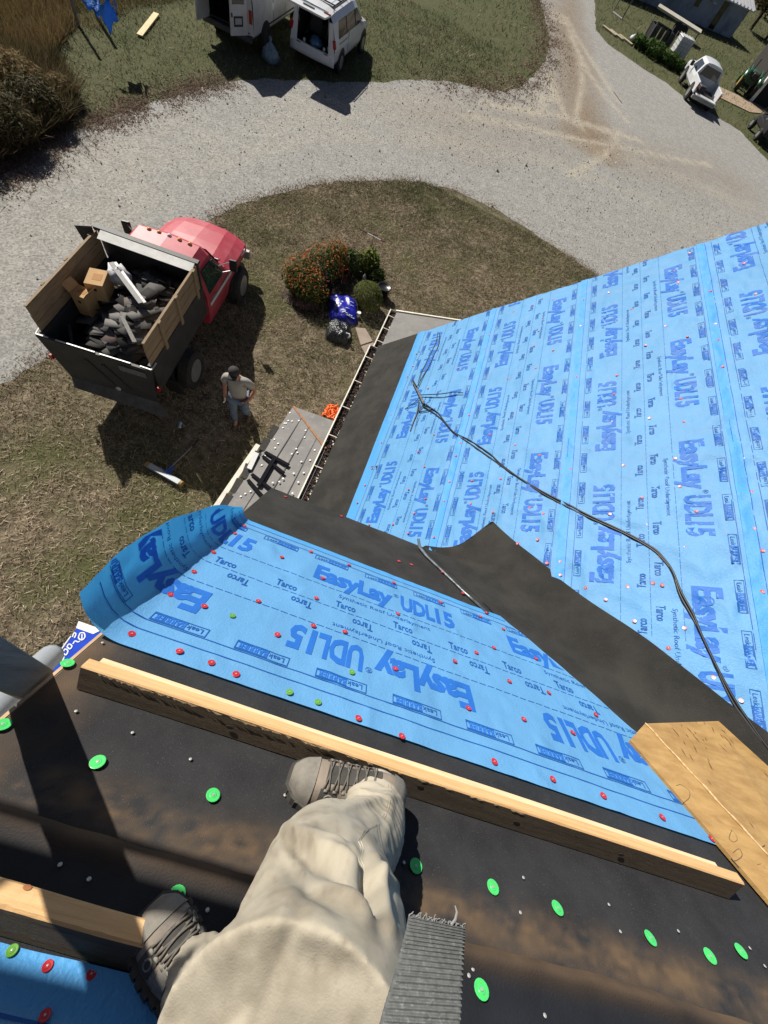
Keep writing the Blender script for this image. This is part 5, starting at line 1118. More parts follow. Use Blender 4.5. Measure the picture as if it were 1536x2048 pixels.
pquad(gt, 'plate_recess', blackp, [gf(.66, -.22, .022), gf(.66, .22, .022), gf(.76, .22, .012), gf(.76, -.22, .012)], .01); mb = MB(); mb.bar(gf(.54, 0, .05), gf(.30, .30, .04), .02, .012); mb.build('gate_wiper', blackp, gt, local=True)
for sx in (-1, 1):
    mb = MB(); mb.tube([(sx * .60, .12, 1.15), gf(.30, sx * .66, -.02)], .012, 6); mb.build('gas_strut', chrome, mv, local=True)
for x in (-.36, .36): pbox(mv, 'seat_back', mat('grey_seat', (.08, .08, .085), rough=.9), (x, 1.45, .95), (.5, .14, .62), (-.15, 0, 0), .04)
MVW = W[mv]
def sackthing(name, label, cat, m, c, s, seed, knot=True):
    r = random.Random(seed); mb = MB(); n = 18; rings = []
    for z, k in ((0, .75), (.12, 1.0), (.35, 1.02), (.6, .85), (.8, .5), (.92, .16), (1.0, .10), (1.12, .22), (1.16, .2)):
        rings.append([Vector((c[0] + s[0] * k * math.cos(2 * math.pi * j / n) * (1 + .22 * math.sin(j * 2.3 + z * 9 + seed) * (z < .95)), c[1] + s[1] * k * math.sin(2 * math.pi * j / n) * (1 + .22 * math.sin(j * 1.7 + z * 7 + seed)), c[2] + s[2] * z * (1 + .06 * math.sin(j + seed)))) for j in range(n)])
    mb.rings(rings if knot else rings[:6]); return tag(mb.build(name, m, None, True), label, cat)
bagm = mat('pale_blue_plastic', (.30, .40, .46), (.16, .24, .30), scale=9, rough=.3, bump=.8, bscale=14, trans=.25)
sackthing('trash_bag', 'tied pale blue trash bag on the grass between the two white vans', 'trash bag', bagm, tuple(G(541, 124)), (.30, .26, .58), 2)
sackthing('trash_bag', 'blue bag lying inside the open boot of the minivan', 'trash bag', mat('blue_plastic', (.06, .16, .28), (.04, .10, .2), scale=9, rough=.35, bump=.8, bscale=14), (-8.05, 22.45, .64), (.24, .22, .30), 5, False)
for i, (x, y) in enumerate(((-8.5, 22.3), (-7.65, 22.3), (-7.55, 22.5))):
    mb = MB(); mb.lathe([(.05, 0), (.055, .09), (.045, .11), (.02, .115)], (x, y, .64), 10); o = mb.build('paint_tin', mat('tin', (.5, .5, .48), rough=.4, metal=.4), None); tag(o, 'small pale tin in the minivan boot, %s' % ('left of the blue bag', 'right of the blue bag by the sill', 'farthest right behind another tin')[i], 'tin', 'tins in the minivan boot')

# --- white pickup, tailgate down
pk = thing('pickup_truck', 'white pickup with its tailgate down on the edge of the far gravel', 'pickup', (13.35, 45.4, 0), rad(3))
PP = [(.88, .45), (.98, .6), (1.0, .95), (.96, 1.12), (.74, 1.66), (.60, 1.78), (.3, 1.82), (0, 1.83)]
low = [(.88, .5), (.98, .62), (.99, .95), (.95, 1.08), (.8, 1.14), (.6, 1.18), (.3, 1.2), (0, 1.2)]
shell(pk, 'cab', whitep, [(2.0, PP), (2.1, PP), (3.7, PP), (4.3, low), (5.6, [(x * .92, z * .94) for x, z in low])], True, True)
for sx in (-1, 1):
    pbox(pk, 'bed_side', whitep, (sx * .94, 1.0, .88), (.12, 2.0, .58), None, .02)
    pquad(pk, 'side_window', glass, [(sx * .965, 2.25, 1.14), (sx * .965, 3.9, 1.14), (sx * .76, 3.55, 1.62), (sx * .76, 2.3, 1.62)], .02)
    for y in (.95, 4.5):
        wheel(pk, sx * .92, y, .39, .26, .58, chrome, .03)
        mb = MB(); mb.lathe([(.42, -.015), (.50, -.015), (.50, .015), (.42, .015)], (sx * 1.0, y, .42), 20, 'x'); mb.build('wheel_arch', blackp, pk, local=True)
    pbox(pk, 'tail_lamp', redl, (sx * .95, -.01, .95), (.10, .03, .26)); pbox(pk, 'side_mirror', blackp, (sx * 1.18, 3.6, 1.22), (.24, .1, .26), None, .02)
pbox(pk, 'bed_liner', blackp, (0, 1.0, .62), (1.76, 2.0, .06)); pbox(pk, 'tailgate', whitep, (0, -.28, .66), (1.66, .52, .06)); pbox(pk, 'rear_bumper', mat('grey_bumper', (.25, .25, .25), rough=.4), (0, -.14, .48), (1.9, .2, .18), None, .02)
pquad(pk, 'rear_window', glass, [(-.74, 1.99, 1.16), (.74, 1.99, 1.16), (.62, 1.99, 1.66), (-.62, 1.99, 1.66)], .02)
loose_b = MB(); loose_b.box((13.0, 46.3, .80), (.5, .5, .3), (0, 0, .3)); tag(loose_b.build('tool_box', MATS['dark_bumper'], None, bevel=.02), 'dark tool box in the pickup bed', 'tool box')
# --- black utility vehicle at the right edge
ut = thing('utility_vehicle', 'black utility vehicle with roll cage cut off by the right picture edge', 'utility vehicle', (19.4, 45.2, 0), rad(4))
shell(ut, 'body', blackp, [(0, [(.60, .45), (.74, .55), (.74, .95), (.60, 1.0), (0, 1.0)]), (1.2, [(.60, .45), (.76, .55), (.76, 1.0), (.62, 1.02), (0, 1.02)]), (1.25, [(.60, .45), (.76, .55), (.76, .75), (.62, .78), (0, .78)]), (2.3, [(.60, .45), (.76, .55), (.76, .85), (.62, .9), (0, .95)]), (3.1, [(.45, .5), (.6, .6), (.58, .8), (.45, .88), (0, .92)])])
for sx in (-1, 1):
    mb = MB(); mb.tube([(sx * .72, 1.15, .9), (sx * .66, 1.2, 1.85), (sx * .66, 2.2, 1.88), (sx * .72, 2.75, .95)], .03, 8); mb.build('roll_bar', blackp, ut, local=True)
    for y in (.55, 2.65): wheel(ut, sx * .74, y, .34, .28, .5, chrome, .04)
    pbox(ut, 'seat', MATS['grey_seat'], (sx * .34, 1.55, .95), (.5, .45, .12), None, .03); pbox(ut, 'seat_back', MATS['grey_seat'], (sx * .34, 1.33, 1.2), (.5, .1, .5), None, .03)
pbox(ut, 'canopy', mat('pale_canopy', (.42, .45, .48), rough=.4), (0, 1.7, 1.92), (1.36, 1.1, .04)); pbox(ut, 'cargo_rack', MATS['dull_steel'], (0, .6, 1.08), (1.3, 1.1, .06))
# ---------------------------------------------------------------- plants
leafm = bladem('leaf_tones', [(.018, .030, .008), (.035, .060, .014), (.060, .090, .022), (.10, .125, .035), (.16, .16, .06)])
flowerm = bladem('flower_tones', [(.35, .055, .010), (.50, .10, .015), (.62, .16, .03), (.55, .22, .10), (.40, .25, .16)])
weedm = bladem('weed_tones', [(.030, .035, .012), (.060, .058, .022), (.12, .095, .050), (.20, .155, .085), (.16, .085, .045)])
goldm = bladem('gold_grass', [(.060, .070, .020), (.12, .105, .038), (.20, .15, .065), (.27, .20, .10), (.22, .13, .07)])
def foliage(name, c, rr, n, size, m, parent, seed, up=.4, shell=.55, tone=(.45, .22), lump=2.2, long=1.6, zmin=0.02):
    r = np.random.default_rng(seed); d = r.normal(size=(n, 3)); d /= np.linalg.norm(d, axis=1)[:, None]
    rad_ = (shell + (1 - shell) * r.random(n) ** .5) * (1 + .35 * fbm(d[:, 0] * lump + seed, d[:, 1] * lump + d[:, 2] * lump, 3, seed % 50))
    p = d * rad_[:, None] * np.array(rr) + np.array(c); k = p[:, 2] > zmin; p = p[k]; d = d[k]; n = len(p)
    nrm = d + r.normal(0, .7, (n, 3)) + np.array([0, 0, up]); nrm /= np.linalg.norm(nrm, axis=1)[:, None]
    a = np.cross(nrm, r.normal(size=(n, 3))); a /= np.linalg.norm(a, axis=1)[:, None]; b = np.cross(nrm, a); s = size * r.uniform(.5, 1.3, n)[:, None]
    v = np.stack([p - a * s * long, p - b * s * .5, p + a * s * long, p + b * s * .5], 1).reshape(-1, 3)
    f = np.arange(4 * n).reshape(-1, 4); t = np.repeat(np.clip(r.normal(tone[0], tone[1], n), 0, 1), 4)
    return np_mesh(name, v, f, m, parent, False, {'tone': t})
def stems(name, c, rr, h, n, m, parent, seed, rad0=.012):
    r = random.Random(seed); mb = MB()
    for i in range(n):
        a = r.uniform(0, 6.3); k = r.uniform(.1, .8); mb.tube([(c[0], c[1], 0), (c[0] + math.cos(a) * rr * k * .4, c[1] + math.sin(a) * rr * k * .4, h * .5), (c[0] + math.cos(a) * rr * k, c[1] + math.sin(a) * rr * k, h * r.uniform(.7, 1))], [rad0, rad0 * .7, rad0 * .3], 5)
    return mb.build(name, m, parent)
stemm = mat('stem', (.06, .05, .03), (.10, .08, .05), scale=20, rough=.9)
def plant(name, label, cat, px, rr, n, size, m, seed, group=None, **kw):
    b = G(*px); t = thing(name, label, cat, b, 0, group); h = rr[2]
    stems('stem', b, max(rr[0], rr[1]), h * 1.2, 7, stemm, t, seed, .008 + .006 * h)
    foliage('foliage', (b.x, b.y, h * .92), rr, n, size, m, t, seed, **kw); return t
# flower bed
fb = thing('flower_bush', 'sprawling bush thick with small orange flowers in the garden bed', 'flower bush', G(622, 585), 0)
for i, (q, rr) in enumerate((((600, 580), (.50, .55, .42)), ((640, 560), (.55, .55, .50)), ((615, 600), (.6, .45, .40)), ((668, 545), (.35, .4, .45)))):
    b = G(*q); foliage('foliage', (b.x, b.y, .38), rr, 1500, .035, leafm, fb, 200 + i, tone=(.40, .2), lump=4.0, shell=.3); fl__ = foliage('flowers', (b.x, b.y + .05, .44), [r * 1.06 for r in rr], 520, .026, flowerm, fb, 210 + i, shell=.75, lump=4.0, long=1.1, tone=(.45, .3), zmin=.25); tag(fl__, kind='stuff')
stems('stem', G(622, 585), .7, .7, 16, stemm, fb, 5, .01)
for i, (q, rr) in enumerate((((700, 540), (.38, .32, .30)), ((735, 545), (.30, .28, .36)), ((752, 565), (.20, .20, .22)))):
    plant('leafy_plant', ('broad green leafy clump right of the orange flowers', 'yellow green upright plant behind the clipped mound', 'small brownish plant beside the black pot')[i], 'plant', q, rr, 420, .06, leafm if i != 1 else bladem('lime_tones', [(.06, .09, .015), (.12, .16, .03), (.22, .22, .06)]), 230 + i, long=2.2)
md = plant('clipped_shrub', 'round clipped green mound shrub in the garden bed', 'shrub', (733, 612), (.42, .40, .36), 9000, .016, bladem('mound_tones', [(.035, .05, .012), (.09, .11, .03), (.15, .17, .05), (.20, .21, .08)]), 240, shell=.9, lump=.6, tone=(.55, .2))
heath = plant('low_plant', 'greyish pink dried low plant at the front of the garden bed', 'plant', (607, 610), (.42, .26, .14), 900, .03, bladem('heath_tones', [(.07, .05, .05), (.16, .11, .10), (.24, .18, .16)]), 244)
soil = MB(); soil.poly([G(560 + 0, 590, .012), G(600, 632, .012), G(660, 640, .012), G(720, 622, .012), G(770, 600, .012), G(760, 560, .012), G(690, 530, .012), G(600, 545, .012)]); tag(soil.build('garden_soil', mat('soil', (.030, .022, .015), (.055, .04, .028), scale=8, rough=.95, bump=.8, bscale=30), None, local=True), kind='structure')
ln = thing('garden_lantern', 'dark oval metal garden lantern standing among the flowers', 'lantern', G(651, 603))
mb = MB(); mb.lathe([(.10, 0), (.12, .06), (.05, .09), (.12, .20), (.15, .42), (.10, .62), (.04, .70), (.001, .74)], G(651, 603), 14); mb.build('lantern_body', MATS['black_steel'], ln, True)
mb = MB(); b = G(651, 603); mb.tube([b + Vector((.10, 0, .6)), b + Vector((.07, 0, .82)), b + Vector((-.07, 0, .82)), b + Vector((-.10, 0, .6))], .008, 6); mb.build('handle', MATS['dull_steel'], ln)
def gnome(px, label, c1, c2):
    b = G(*px); t = thing('garden_ornament', label, 'ornament', b); mb = MB(); mb.lathe([(.06, 0), (.075, .05), (.07, .14), (.04, .19)], b, 12); mb.build('ornament_body', c1, t, True)
    mb = MB(); mb.lathe([(.045, .18), (.05, .22), (.03, .28), (.001, .33)], b, 12); mb.build('ornament_top', c2, t, True)
tealm = mat('teal_glaze', (.10, .30, .30), rough=.3); pinkm = mat('pink_glaze', (.55, .25, .22), rough=.4)
gnome((597, 572), 'small teal glazed garden ornament at the left of the flower bed', tealm, pinkm); gnome((603, 583), 'small grey garden ornament just below the teal one', mat('grey_stone', (.25, .24, .23), rough=.8), MATS['galvanised'])
gnome((726, 568), 'little pale garden ornament above the clipped mound', MATS['galvanised'], MATS['galvanised'])
ct = thing('wire_figure', 'red and brown wire figure standing between flowers and mound', 'ornament', G(682, 570)); b = G(682, 570); mb = MB()
mb.tube([b, b + Vector((0, 0, .6))], .012, 6); mb.build('stake', MATS['rusty_strip'], ct)
for k in range(4): mb = MB(); mb.tube([b + Vector((0, 0, .25 + .1 * k)), b + Vector((.12 * (-1) ** k, .05, .32 + .1 * k)), b + Vector((.16 * (-1) ** k, 0, .22 + .1 * k))], .010, 6); mb.build('bent_wire', redl, ct)
# black pot with a grey disc
b = G(764, 592); pt = thing('plant_pot', 'black plant pot with a round grey saucer right of the mound', 'pot', b); mb = MB(); mb.lathe([(.15, 0), (.20, .30), (.22, .31), (.20, .33), (.17, .28)], b, 16); mb.build('pot_body', MATS['black_plastic'], pt, True)
mb = MB(); mb.lathe([(.11, -.008), (.115, .0), (.09, .006), (.001, .004)], b + Vector((-.05, -.26, .16)), 18, 'y'); mb.build('saucer', MATS['grey_plate'], pt)
# whirligig
b = G(739, 512); wg = thing('lawn_whirligig', 'rusty cross shaped whirligig on a thin stake in the lawn', 'whirligig', b); mb = MB(); mb.tube([b, b + Vector((0, 0, .62))], .010, 6); mb.build('stake', MATS['rusty_strip'], wg)
mb = MB(); mb.bar(b + Vector((-.26, .02, .60)), b + Vector((.26, -.02, .60)), .03, .02); mb.build('arm', MATS['galvanised'], wg)
for x, y in ((-.30, .02), (.30, -.02), (0, .10)): mb = MB(); mb.box(b + Vector((x, y, .62)), (.14, .06, .03), (.3, 0, .2)); mb.build('vane', mat('rust_red', (.10, .025, .02), rough=.7), wg, bevel=.006)
# blue printed sack, black bag, cup, slabs
def pillow(name, label, cat, m, px, sx, sy, sz, rot, seed, extra=None):
    b = G(*px); t = thing(name, label, cat, b, rot); P = []
    for i in range(25):
        row = []
        for j in range(25):
            u, v = i / 12 - 1, j / 12 - 1; e = max(0, (1 - abs(u) ** 3.5) * (1 - abs(v) ** 3.5)) ** .55
            row.append(Vector((u * sx * (1 - .08 * abs(v) ** 3), v * sy * (1 - .08 * abs(u) ** 3), .012 + sz * e * (1 + .35 * float(fbm(u * 2.2 + seed, v * 2.2, 4, 140))) + .02 * e * math.sin(u * 7 + v * 4 + seed))))
        P.append(row)
    mb = MB(); mb.grid(P); o = mb.build('sack_body', m, t, True, local=True); return t, P
bl = mat('deep_blue_sack', (.012, .018, .36), (.010, .012, .26), scale=6, rough=.35, bump=.6, bscale=16)
t, P = pillow('printed_sack', 'deep blue printed plastic sack lying beside the clipped mound', 'sack', bl, (686, 622), .40, .52, .22, .35, 3)
wp = MATS['white_print']
for i in range(15):
    a, c = random.randint(4, 20), random.randint(3, 19); n_ = random.randint(1, 3); mb = MB(); mb.tube([P[a + k][c] + Vector((0, 0, .012)) for k in range(n_ + 1)], [random.uniform(.006, .016)] * (n_ + 1), 5, flat=.5); mb.build('printing', wp, t, local=True)
bb = mat('black_bin_bag', (.014, .015, .016), (.035, .037, .04), scale=7, rough=.22, bump=1.0, bscale=11, bdist=.05)
t, P = pillow('bin_bag', 'shiny black bin bag slumped on the lawn below the blue sack', 'bin bag', bb, (676, 668), .33, .36, .26, .2, 8)
mb = MB(); mb.tube([Vector((.22, -.12, .20)), Vector((.30, -.16, .24)), Vector((.33, -.22, .22)), Vector((.28, -.26, .18))], [.03, .02, .03, .02], 8); mb.build('tied_neck', mat('pale_ties', (.5, .5, .5), (.1, .1, .1), scale=14, rough=.3), t, True, local=True)
b = G(716, 634); cu = thing('paper_cup', 'white paper cup tipped on the grass by the blue sack', 'cup', b); mb = MB(); mb.lathe([(.04, 0), (.058, .15), (.062, .15), (.06, .158), (.05, .15)], b, 14); mb.build('cup_body', MATS['white_plastic'], cu)
b = G(709, 634); fl_ = thing('tan_disc', 'round tan disc leaning beside the white cup', 'lid', b); mb = MB(); mb.lathe([(.09, 0), (.09, .02), (.07, .03), (.001, .03)], b + Vector((0, 0, .05)), 16); mb.build('disc_body', mat('tan_lid', (.42, .34, .26), rough=.6), fl_)
slab = mat('pinkish_slab', (.27, .21, .165), (.33, .265, .215), scale=3, rough=.85, bump=.3, bscale=50)
for i, pts in enumerate(([(711, 654), (731, 656), (746, 682), (722, 690)], [(722, 692), (747, 684), (762, 712), (738, 722)], [(738, 724), (763, 714), (780, 745), (752, 752)])):
    mb = MB(); mb.slab([G(x, y, .06) for x, y in pts], (0, 0, 1), .055); tag(mb.build('stepping_stone', slab, None, bevel=.01), ('pinkish stepping stone nearest the bin bag', 'pinkish stepping stone in the middle of the path', 'pinkish stepping stone partly hidden under the porch eave')[i], 'stepping stone', 'stepping stones to the porch')
# orange netting by the porch
on = thing('orange_netting', 'crumpled orange safety netting on the grass beside the porch', 'netting', G(665, 828)); orm = mat('orange_plastic', (.85, .16, .03), rough=.5)
b = G(668, 828); r = random.Random(4)
for i in range(9):
    mb = MB(); p0 = b + Vector((-.20 + .05 * i, r.uniform(-.15, .15), .02)); mb.tube([p0 + Vector((r.uniform(-.04, .04), .05 * k - .2, .05 + .06 * math.sin(k * 1.3 + i))) for k in range(9)], .022, 5); mb.build('strand', orm, on, True)
for i in range(6):
    mb = MB(); mb.tube([b + Vector((-.22 + .06 * k, -.18 + .07 * i + r.uniform(-.04, .04), .07 + .05 * math.sin(k * 1.7 + i))) for k in range(8)], .02, 5); mb.build('strand', orm, on, True)
# magnetic sweeper and bottle
ms = thing('magnetic_sweeper', 'long silver magnetic sweeper with blue hub and thin handle lying on the lawn', 'sweeper', G(330, 948)); a, c = G(297, 930, .09), G(360, 966, .09)
mb = MB(); mb.bar(a, c, .12, .07); mb.build('magnet_bar', mat('brushed_alu', (.26, .28, .30), rough=.35, metal=.5), ms, bevel=.01)
for p, d in ((a, (a - c).normalized()), (c, (c - a).normalized())):
    ax = d; mb = MB(); mb.tube([p, p + ax * .05], .062, 16); mb.build('wheel', mat('yellow_wheel', (.26, .17, .05), rough=.5), ms)
hub = G(336, 944, .13); mb = MB(); mb.add([a.lerp(c, .40) + Vector((0, 0, .03)), a.lerp(c, .66) + Vector((0, 0, .03)), hub + Vector((.05, .17, .03)), a.lerp(c, .40) + Vector((0, 0, .0)), a.lerp(c, .66), hub + Vector((.05, .17, .0))], [(0, 1, 2), (5, 4, 3), (0, 3, 4, 1), (1, 4, 5, 2), (2, 5, 3, 0)]); mb.build('hub_bracket', mat('blue_bracket', (.02, .07, .30), rough=.4), ms)
mb = MB(); mb.tube([a.lerp(c, .52) + Vector((0, .05, .03)), G(372, 905, .10), G(396, 881, .06)], .013, 8); mb.build('handle', MATS['brushed_alu'], ms)
mb = MB(); mb.tube([G(385, 893, .09), G(396, 881, .06)], .018, 8); mb.build('grip', MATS['black_rubber'], ms)
b = G(360, 850, .04); bt = thing('drink_can', 'crushed pale blue drink can lying in the truck shadow', 'can', G(360, 850)); mb = MB(); mb.tube([b + Vector((-.02, .07, 0)), b + Vector((-.018, .06, 0)), b, b + Vector((.02, -.06, 0)), b + Vector((.022, -.07, 0))], [.026, .034, .031, .034, .026], 12); mb.build('can_body', mat('pale_can', (.30, .42, .48), (.55, .58, .6), scale=14, rough=.3, metal=.4), bt)

# ---------------------------------------------------------------- man on the lawn
def skinned(name, V, E, rads, m, parent, root=0, sub=2):
    me = bpy.data.meshes.new(name); me.from_pydata(V, E, []); o = bpy.data.objects.new(name, me); C.objects.link(o)
    o.modifiers.new('skin', 'SKIN'); 
    if not me.skin_vertices: me.skin_vertices.new() if hasattr(me.skin_vertices, 'new') else None
    d = me.skin_vertices[0].data
    for i, r in enumerate(rads): d[i].radius = r if isinstance(r, tuple) else (r, r); d[i].use_root = (i == root)
    s_ = o.modifiers.new('sub', 'SUBSURF'); s_.levels = sub; s_.render_levels = sub
    me2 = bpy.data.meshes.new_from_object(o.evaluated_get(bpy.context.evaluated_depsgraph_get())); bpy.data.objects.remove(o); me2.name = name
    me2.materials.clear(); me2.materials.append(m); me2.polygons.foreach_set('use_smooth', [True] * len(me2.polygons)); return link(name, me2, parent, True)
skinm = mat('sunburnt_skin', (.40, .19, .13), (.34, .15, .10), scale=8, rough=.55)
denim = mat('faded_denim', (.095, .135, .19), (.13, .175, .235), scale=6, rough=.9, bump=.4, bscale=60, col3=(.05, .075, .12), scale3=9, lo3=.6, hi3=.75)
tee = mat('grey_tee', (.33, .315, .285), (.28, .265, .24), scale=4, rough=.9, bump=.5, bscale=14, bdist=.02)
man = thing('person', 'man in a dark cap, grey tee and jeans walking in the truck shadow', 'person', G(484, 846), rad(180 + 8))
# local: +y is the way he faces, x to his left is -x
Vb = [(0, 0, .95), (0, .0, 1.12), (0, .01, 1.30), (0, .0, 1.44), (0, .035, 1.53), (0, .07, 1.60), (0, .085, 1.70),
      (.19, 0, 1.42), (.26, -.02, 1.16), (.25, .06, .92), (.25, .09, .84), (-.19, 0, 1.42), (-.33, -.06, 1.18), (-.24, .05, .98), (-.20, .10, .96),
      (.10, .02, .90), (.11, .10, .50), (.11, .05, .10), (.11, .17, .05), (-.10, -.02, .90), (-.10, .02, .50), (-.11, -.20, .16), (-.11, -.10, .06)]
Eb = [(0, 1), (1, 2), (2, 3), (3, 4), (4, 5), (5, 6), (3, 7), (7, 8), (8, 9), (9, 10), (3, 11), (11, 12), (12, 13), (13, 14), (0, 15), (15, 16), (16, 17), (17, 18), (0, 19), (19, 20), (20, 21), (21, 22)]
Rb = [(.15, .11), (.14, .10), (.16, .105), (.10, .075), .052, .078, .062, .055, .042, .034, .036, .055, .042, .034, .036, .085, .058, .042, .038, .085, .058, .042, .038]
skinned('body', Vb, Eb, Rb, skinm, man)
skinned('tee_shirt', [(0, 0, .93), (0, 0, 1.10), (0, .01, 1.30), (0, 0, 1.43), (.20, 0, 1.42), (.26, -.01, 1.22), (-.20, 0, 1.42), (-.30, -.04, 1.25), (0, .01, 1.47)], [(0, 1), (1, 2), (2, 3), (3, 4), (4, 5), (3, 6), (6, 7), (3, 8)], [(.20, .145), (.185, .135), (.20, .14), (.125, .095), .085, .075, .085, .075, .07], tee, man)
skinned('jeans', [(0, 0, .95), (.105, .02, .86), (.115, .10, .50), (.115, .055, .13), (-.105, -.02, .86), (-.105, .02, .50), (-.115, -.18, .20)], [(0, 1), (1, 2), (2, 3), (0, 4), (4, 5), (5, 6)], [(.165, .125), .108, .078, .066, .108, .078, .066], denim, man)
for sx, y0, z0 in ((.11, .06, 0), (-.11, -.20, .05)):
    mb = MB(); mb.rings([[(sx + a * math.cos(t) * 1, y0 - .09 + yy, z0 + max(.0, b * math.sin(t)) * 1.0) for t in np.linspace(0, 2 * math.pi, 13)[:-1]] for yy, a, b in ((0, .03, .06), (.03, .048, .11), (.12, .05, .12), (.20, .055, .07), (.27, .05, .05), (.30, .02, .03))]); mb.build('boot', mat('tan_boot', (.11, .075, .045), (.07, .05, .03), scale=9, rough=.85), man, True, local=True)
mb = MB(); mb.lathe([(.104, 0), (.106, .03), (.098, .07), (.07, .105), (.03, .12), (.001, .122)], (0, .075, 1.665), 16); cap = mb.build('cap', mat('black_cap', (.022, .020, .020), (.035, .032, .032), scale=14, rough=.85), man, True, local=True)
mb = MB(); mb.grid([[Vector((x, .075 + math.sqrt(max(0, .010 - x * x * .8)) + d, 1.682 - d * .35 - 3 * x * x)) for d in (0, .03, .06, .085)] for x in np.linspace(-.085, .085, 9)]); mb.build('cap_brim', MATS['black_cap'], man, True, local=True, solid=.006)
mb = MB(); mb.lathe([(.019, 0), (.014, .02), (.004, .035)], (0, .155, 1.605), 8, 'y'); mb.build('nose', skinm, man, True, local=True)
for sx in (-.03, .03): mb = MB(); mb.lathe([(.010, 0), (.008, .006), (.001, .008)], (sx, .150, 1.632), 8, 'y'); mb.build('eye', MATS['black_trim'], man, local=True)
mb = MB(); mb.box((0, .150, 1.565), (.05, .012, .010)); mb.build('mouth', mat('lip', (.30, .10, .08), rough=.5), man, local=True, bevel=.003)
for sx in (-.08, .08): mb = MB(); mb.lathe([(.001, -.012), (.02, -.008), (.022, .006), (.001, .010)], (sx, .07, 1.615), 8, 'x'); mb.build('ear', skinm, man, True, local=True)
def hand(base, d, side, m):
    d = Vector(d).normalized(); s_ = Vector(side).normalized(); n = d.cross(s_); mb = MB(); b = Vector(base)
    mb.tube([b - d * .02, b + d * .03, b + d * .075], [.026, .036, .034], 8, flat=.5)
    ho = mb.build('hand', m, man, True, local=True)
    for k, (o, l) in enumerate(((-.027, .065), (-.009, .078), (.009, .072), (.027, .055))):
        mb = MB(); p = b + d * .072 + s_ * o; mb.tube([p, p + d * l * .5 + n * .008, p + d * l * .8 + n * .022, p + d * l * .85 + n * .036], [.0085, .008, .0075, .006], 6); mb.build('finger', m, ho, True, local=True)
    mb = MB(); p = b + d * .02 - s_ * .032; mb.tube([p, p + d * .03 - s_ * .02 + n * .01, p + d * .055 - s_ * .022 + n * .02], [.011, .010, .008], 6); mb.build('thumb', m, ho, True, local=True)
hand((.25, .09, .86), (0.02, .12, -1), (0, 1, .1), mat('pale_glove', (.55, .52, .48), rough=.8)); hand((-.20, .10, .97), (.6, .5, -.3), (0, .3, 1), skinm)

# ---------------------------------------------------------------- far verge: weeds, tarp, post, board
def region_s(polypx, tone0=0, sc=1.0):
    P = [G(*q) for q in polypx]; xs_ = [p.x for p in P]; ys_ = [p.y for p in P]
    def f(r, n):
        x = r.uniform(min(xs_), max(xs_), n); y = r.uniform(min(ys_), max(ys_), n); k = inpoly(x, y, P) & ((fbm(x * .9, y * .9, 3, 150) + r.uniform(-.2, .4, n)) > -.02); x, y = x[k], y[k]
        return np.stack([x, y, sc * (.7 + .6 * np.clip(fbm(x * .5, y * .5, 3, 151) + .5, 0, 1)), tone0 + .5 * fbm(x * .6, y * .6, 3, 152)], -1)
    return f
blades('tall_grass', 60000, region_s([(-150, -60), (150, -60), (150, 60), (110, 110), (60, 150), (0, 190), (-150, 260)], .12), .45, .011, goldm, .35, 11)
blades('tall_grass', 30000, region_s([(-120, 140), (60, 110), (130, 130), (150, 190), (150, 225), (70, 285), (0, 320), (-120, 380)], -.0), .50, .013, weedm, .4, 12)
blades('tall_grass', 24000, region_s([(150, -80), (420, -80), (420, -10), (330, 8), (260, 22), (200, 60), (150, 60)], -.1, .6), .45, .010, goldm, .5, 13)
blades('tall_grass', 26000, region_s([(-150, 200), (60, 170), (150, 185), (150, 235), (70, 292), (0, 330), (-150, 400)], -.05), .60, .013, weedm, .55, 14)
for i, (q, rr, n) in enumerate((((20, 285), (1.0, .9, 1.0), 2600), ((85, 240), (.9, .8, .85), 2200), ((-40, 240), (1.1, 1.0, 1.2), 2600), ((40, 195), (.9, .9, .9), 2200), ((130, 205), (.5, .55, .55), 1300), ((-70, 310), (1.1, .9, 1.0), 2200))):
    plant('weed_bush', ('dark weedy bush at the gravel edge nearest the left picture edge', 'dark weedy bush above the reddish verge, second from the left edge', 'tall brown weed bush cut off by the left picture edge', 'brown topped weed bush behind the dark ones', 'small dark weed clump nearest the green lawn', 'dark weed bush outside the left picture edge')[i], 'bush', q, (rr[0] * .85, rr[1] * .85, rr[2] * .55), n * 2, .030, weedm if i in (0, 1, 5) else goldm, 300 + i, tone=(.36, .22) if i in (0, 1, 5) else (.62, .22), long=3.6, shell=.15, lump=4.5)
fp = thing('fence_post', 'thin leaning wooden fence post in the tall grass', 'post', G(157, 52)); mb = MB(); b = G(157, 52); mb.tube([b, b + Vector((.03, .02, 1.7))], [.05, .045], 8); mb.build('post_shaft', MATS['grey_wood'], fp)
bd = MB(); bd.bar(G(279, 71, .05), G(313, 27, .05), .20, .04); tag(bd.build('pale_board', mat('pale_yellow_board', (.62, .50, .26), (.55, .43, .2), scale=4, rough=.7), None, bevel=.005), 'pale yellow board lying on the far lawn', 'board')
tp = thing('tarp', 'crumpled bright blue tarp hung over a post at the top left', 'tarp', G(200, 60)); tarpm = mat('blue_tarp', (.03, .24, .72), (.04, .29, .80), scale=3, rough=.45, bump=.5, bscale=9, bdist=.05, trans=.3)
def bil(q, z, n=8):
    c = [G(x, y, zz) for (x, y), zz in zip(q, z)]
    return [[c[0].lerp(c[1], i / n).lerp(c[3].lerp(c[2], i / n), j / n) + Vector((0, 0, .06 * math.sin(i * 1.3 + j * .9))) for j in range(n + 1)] for i in range(n + 1)]
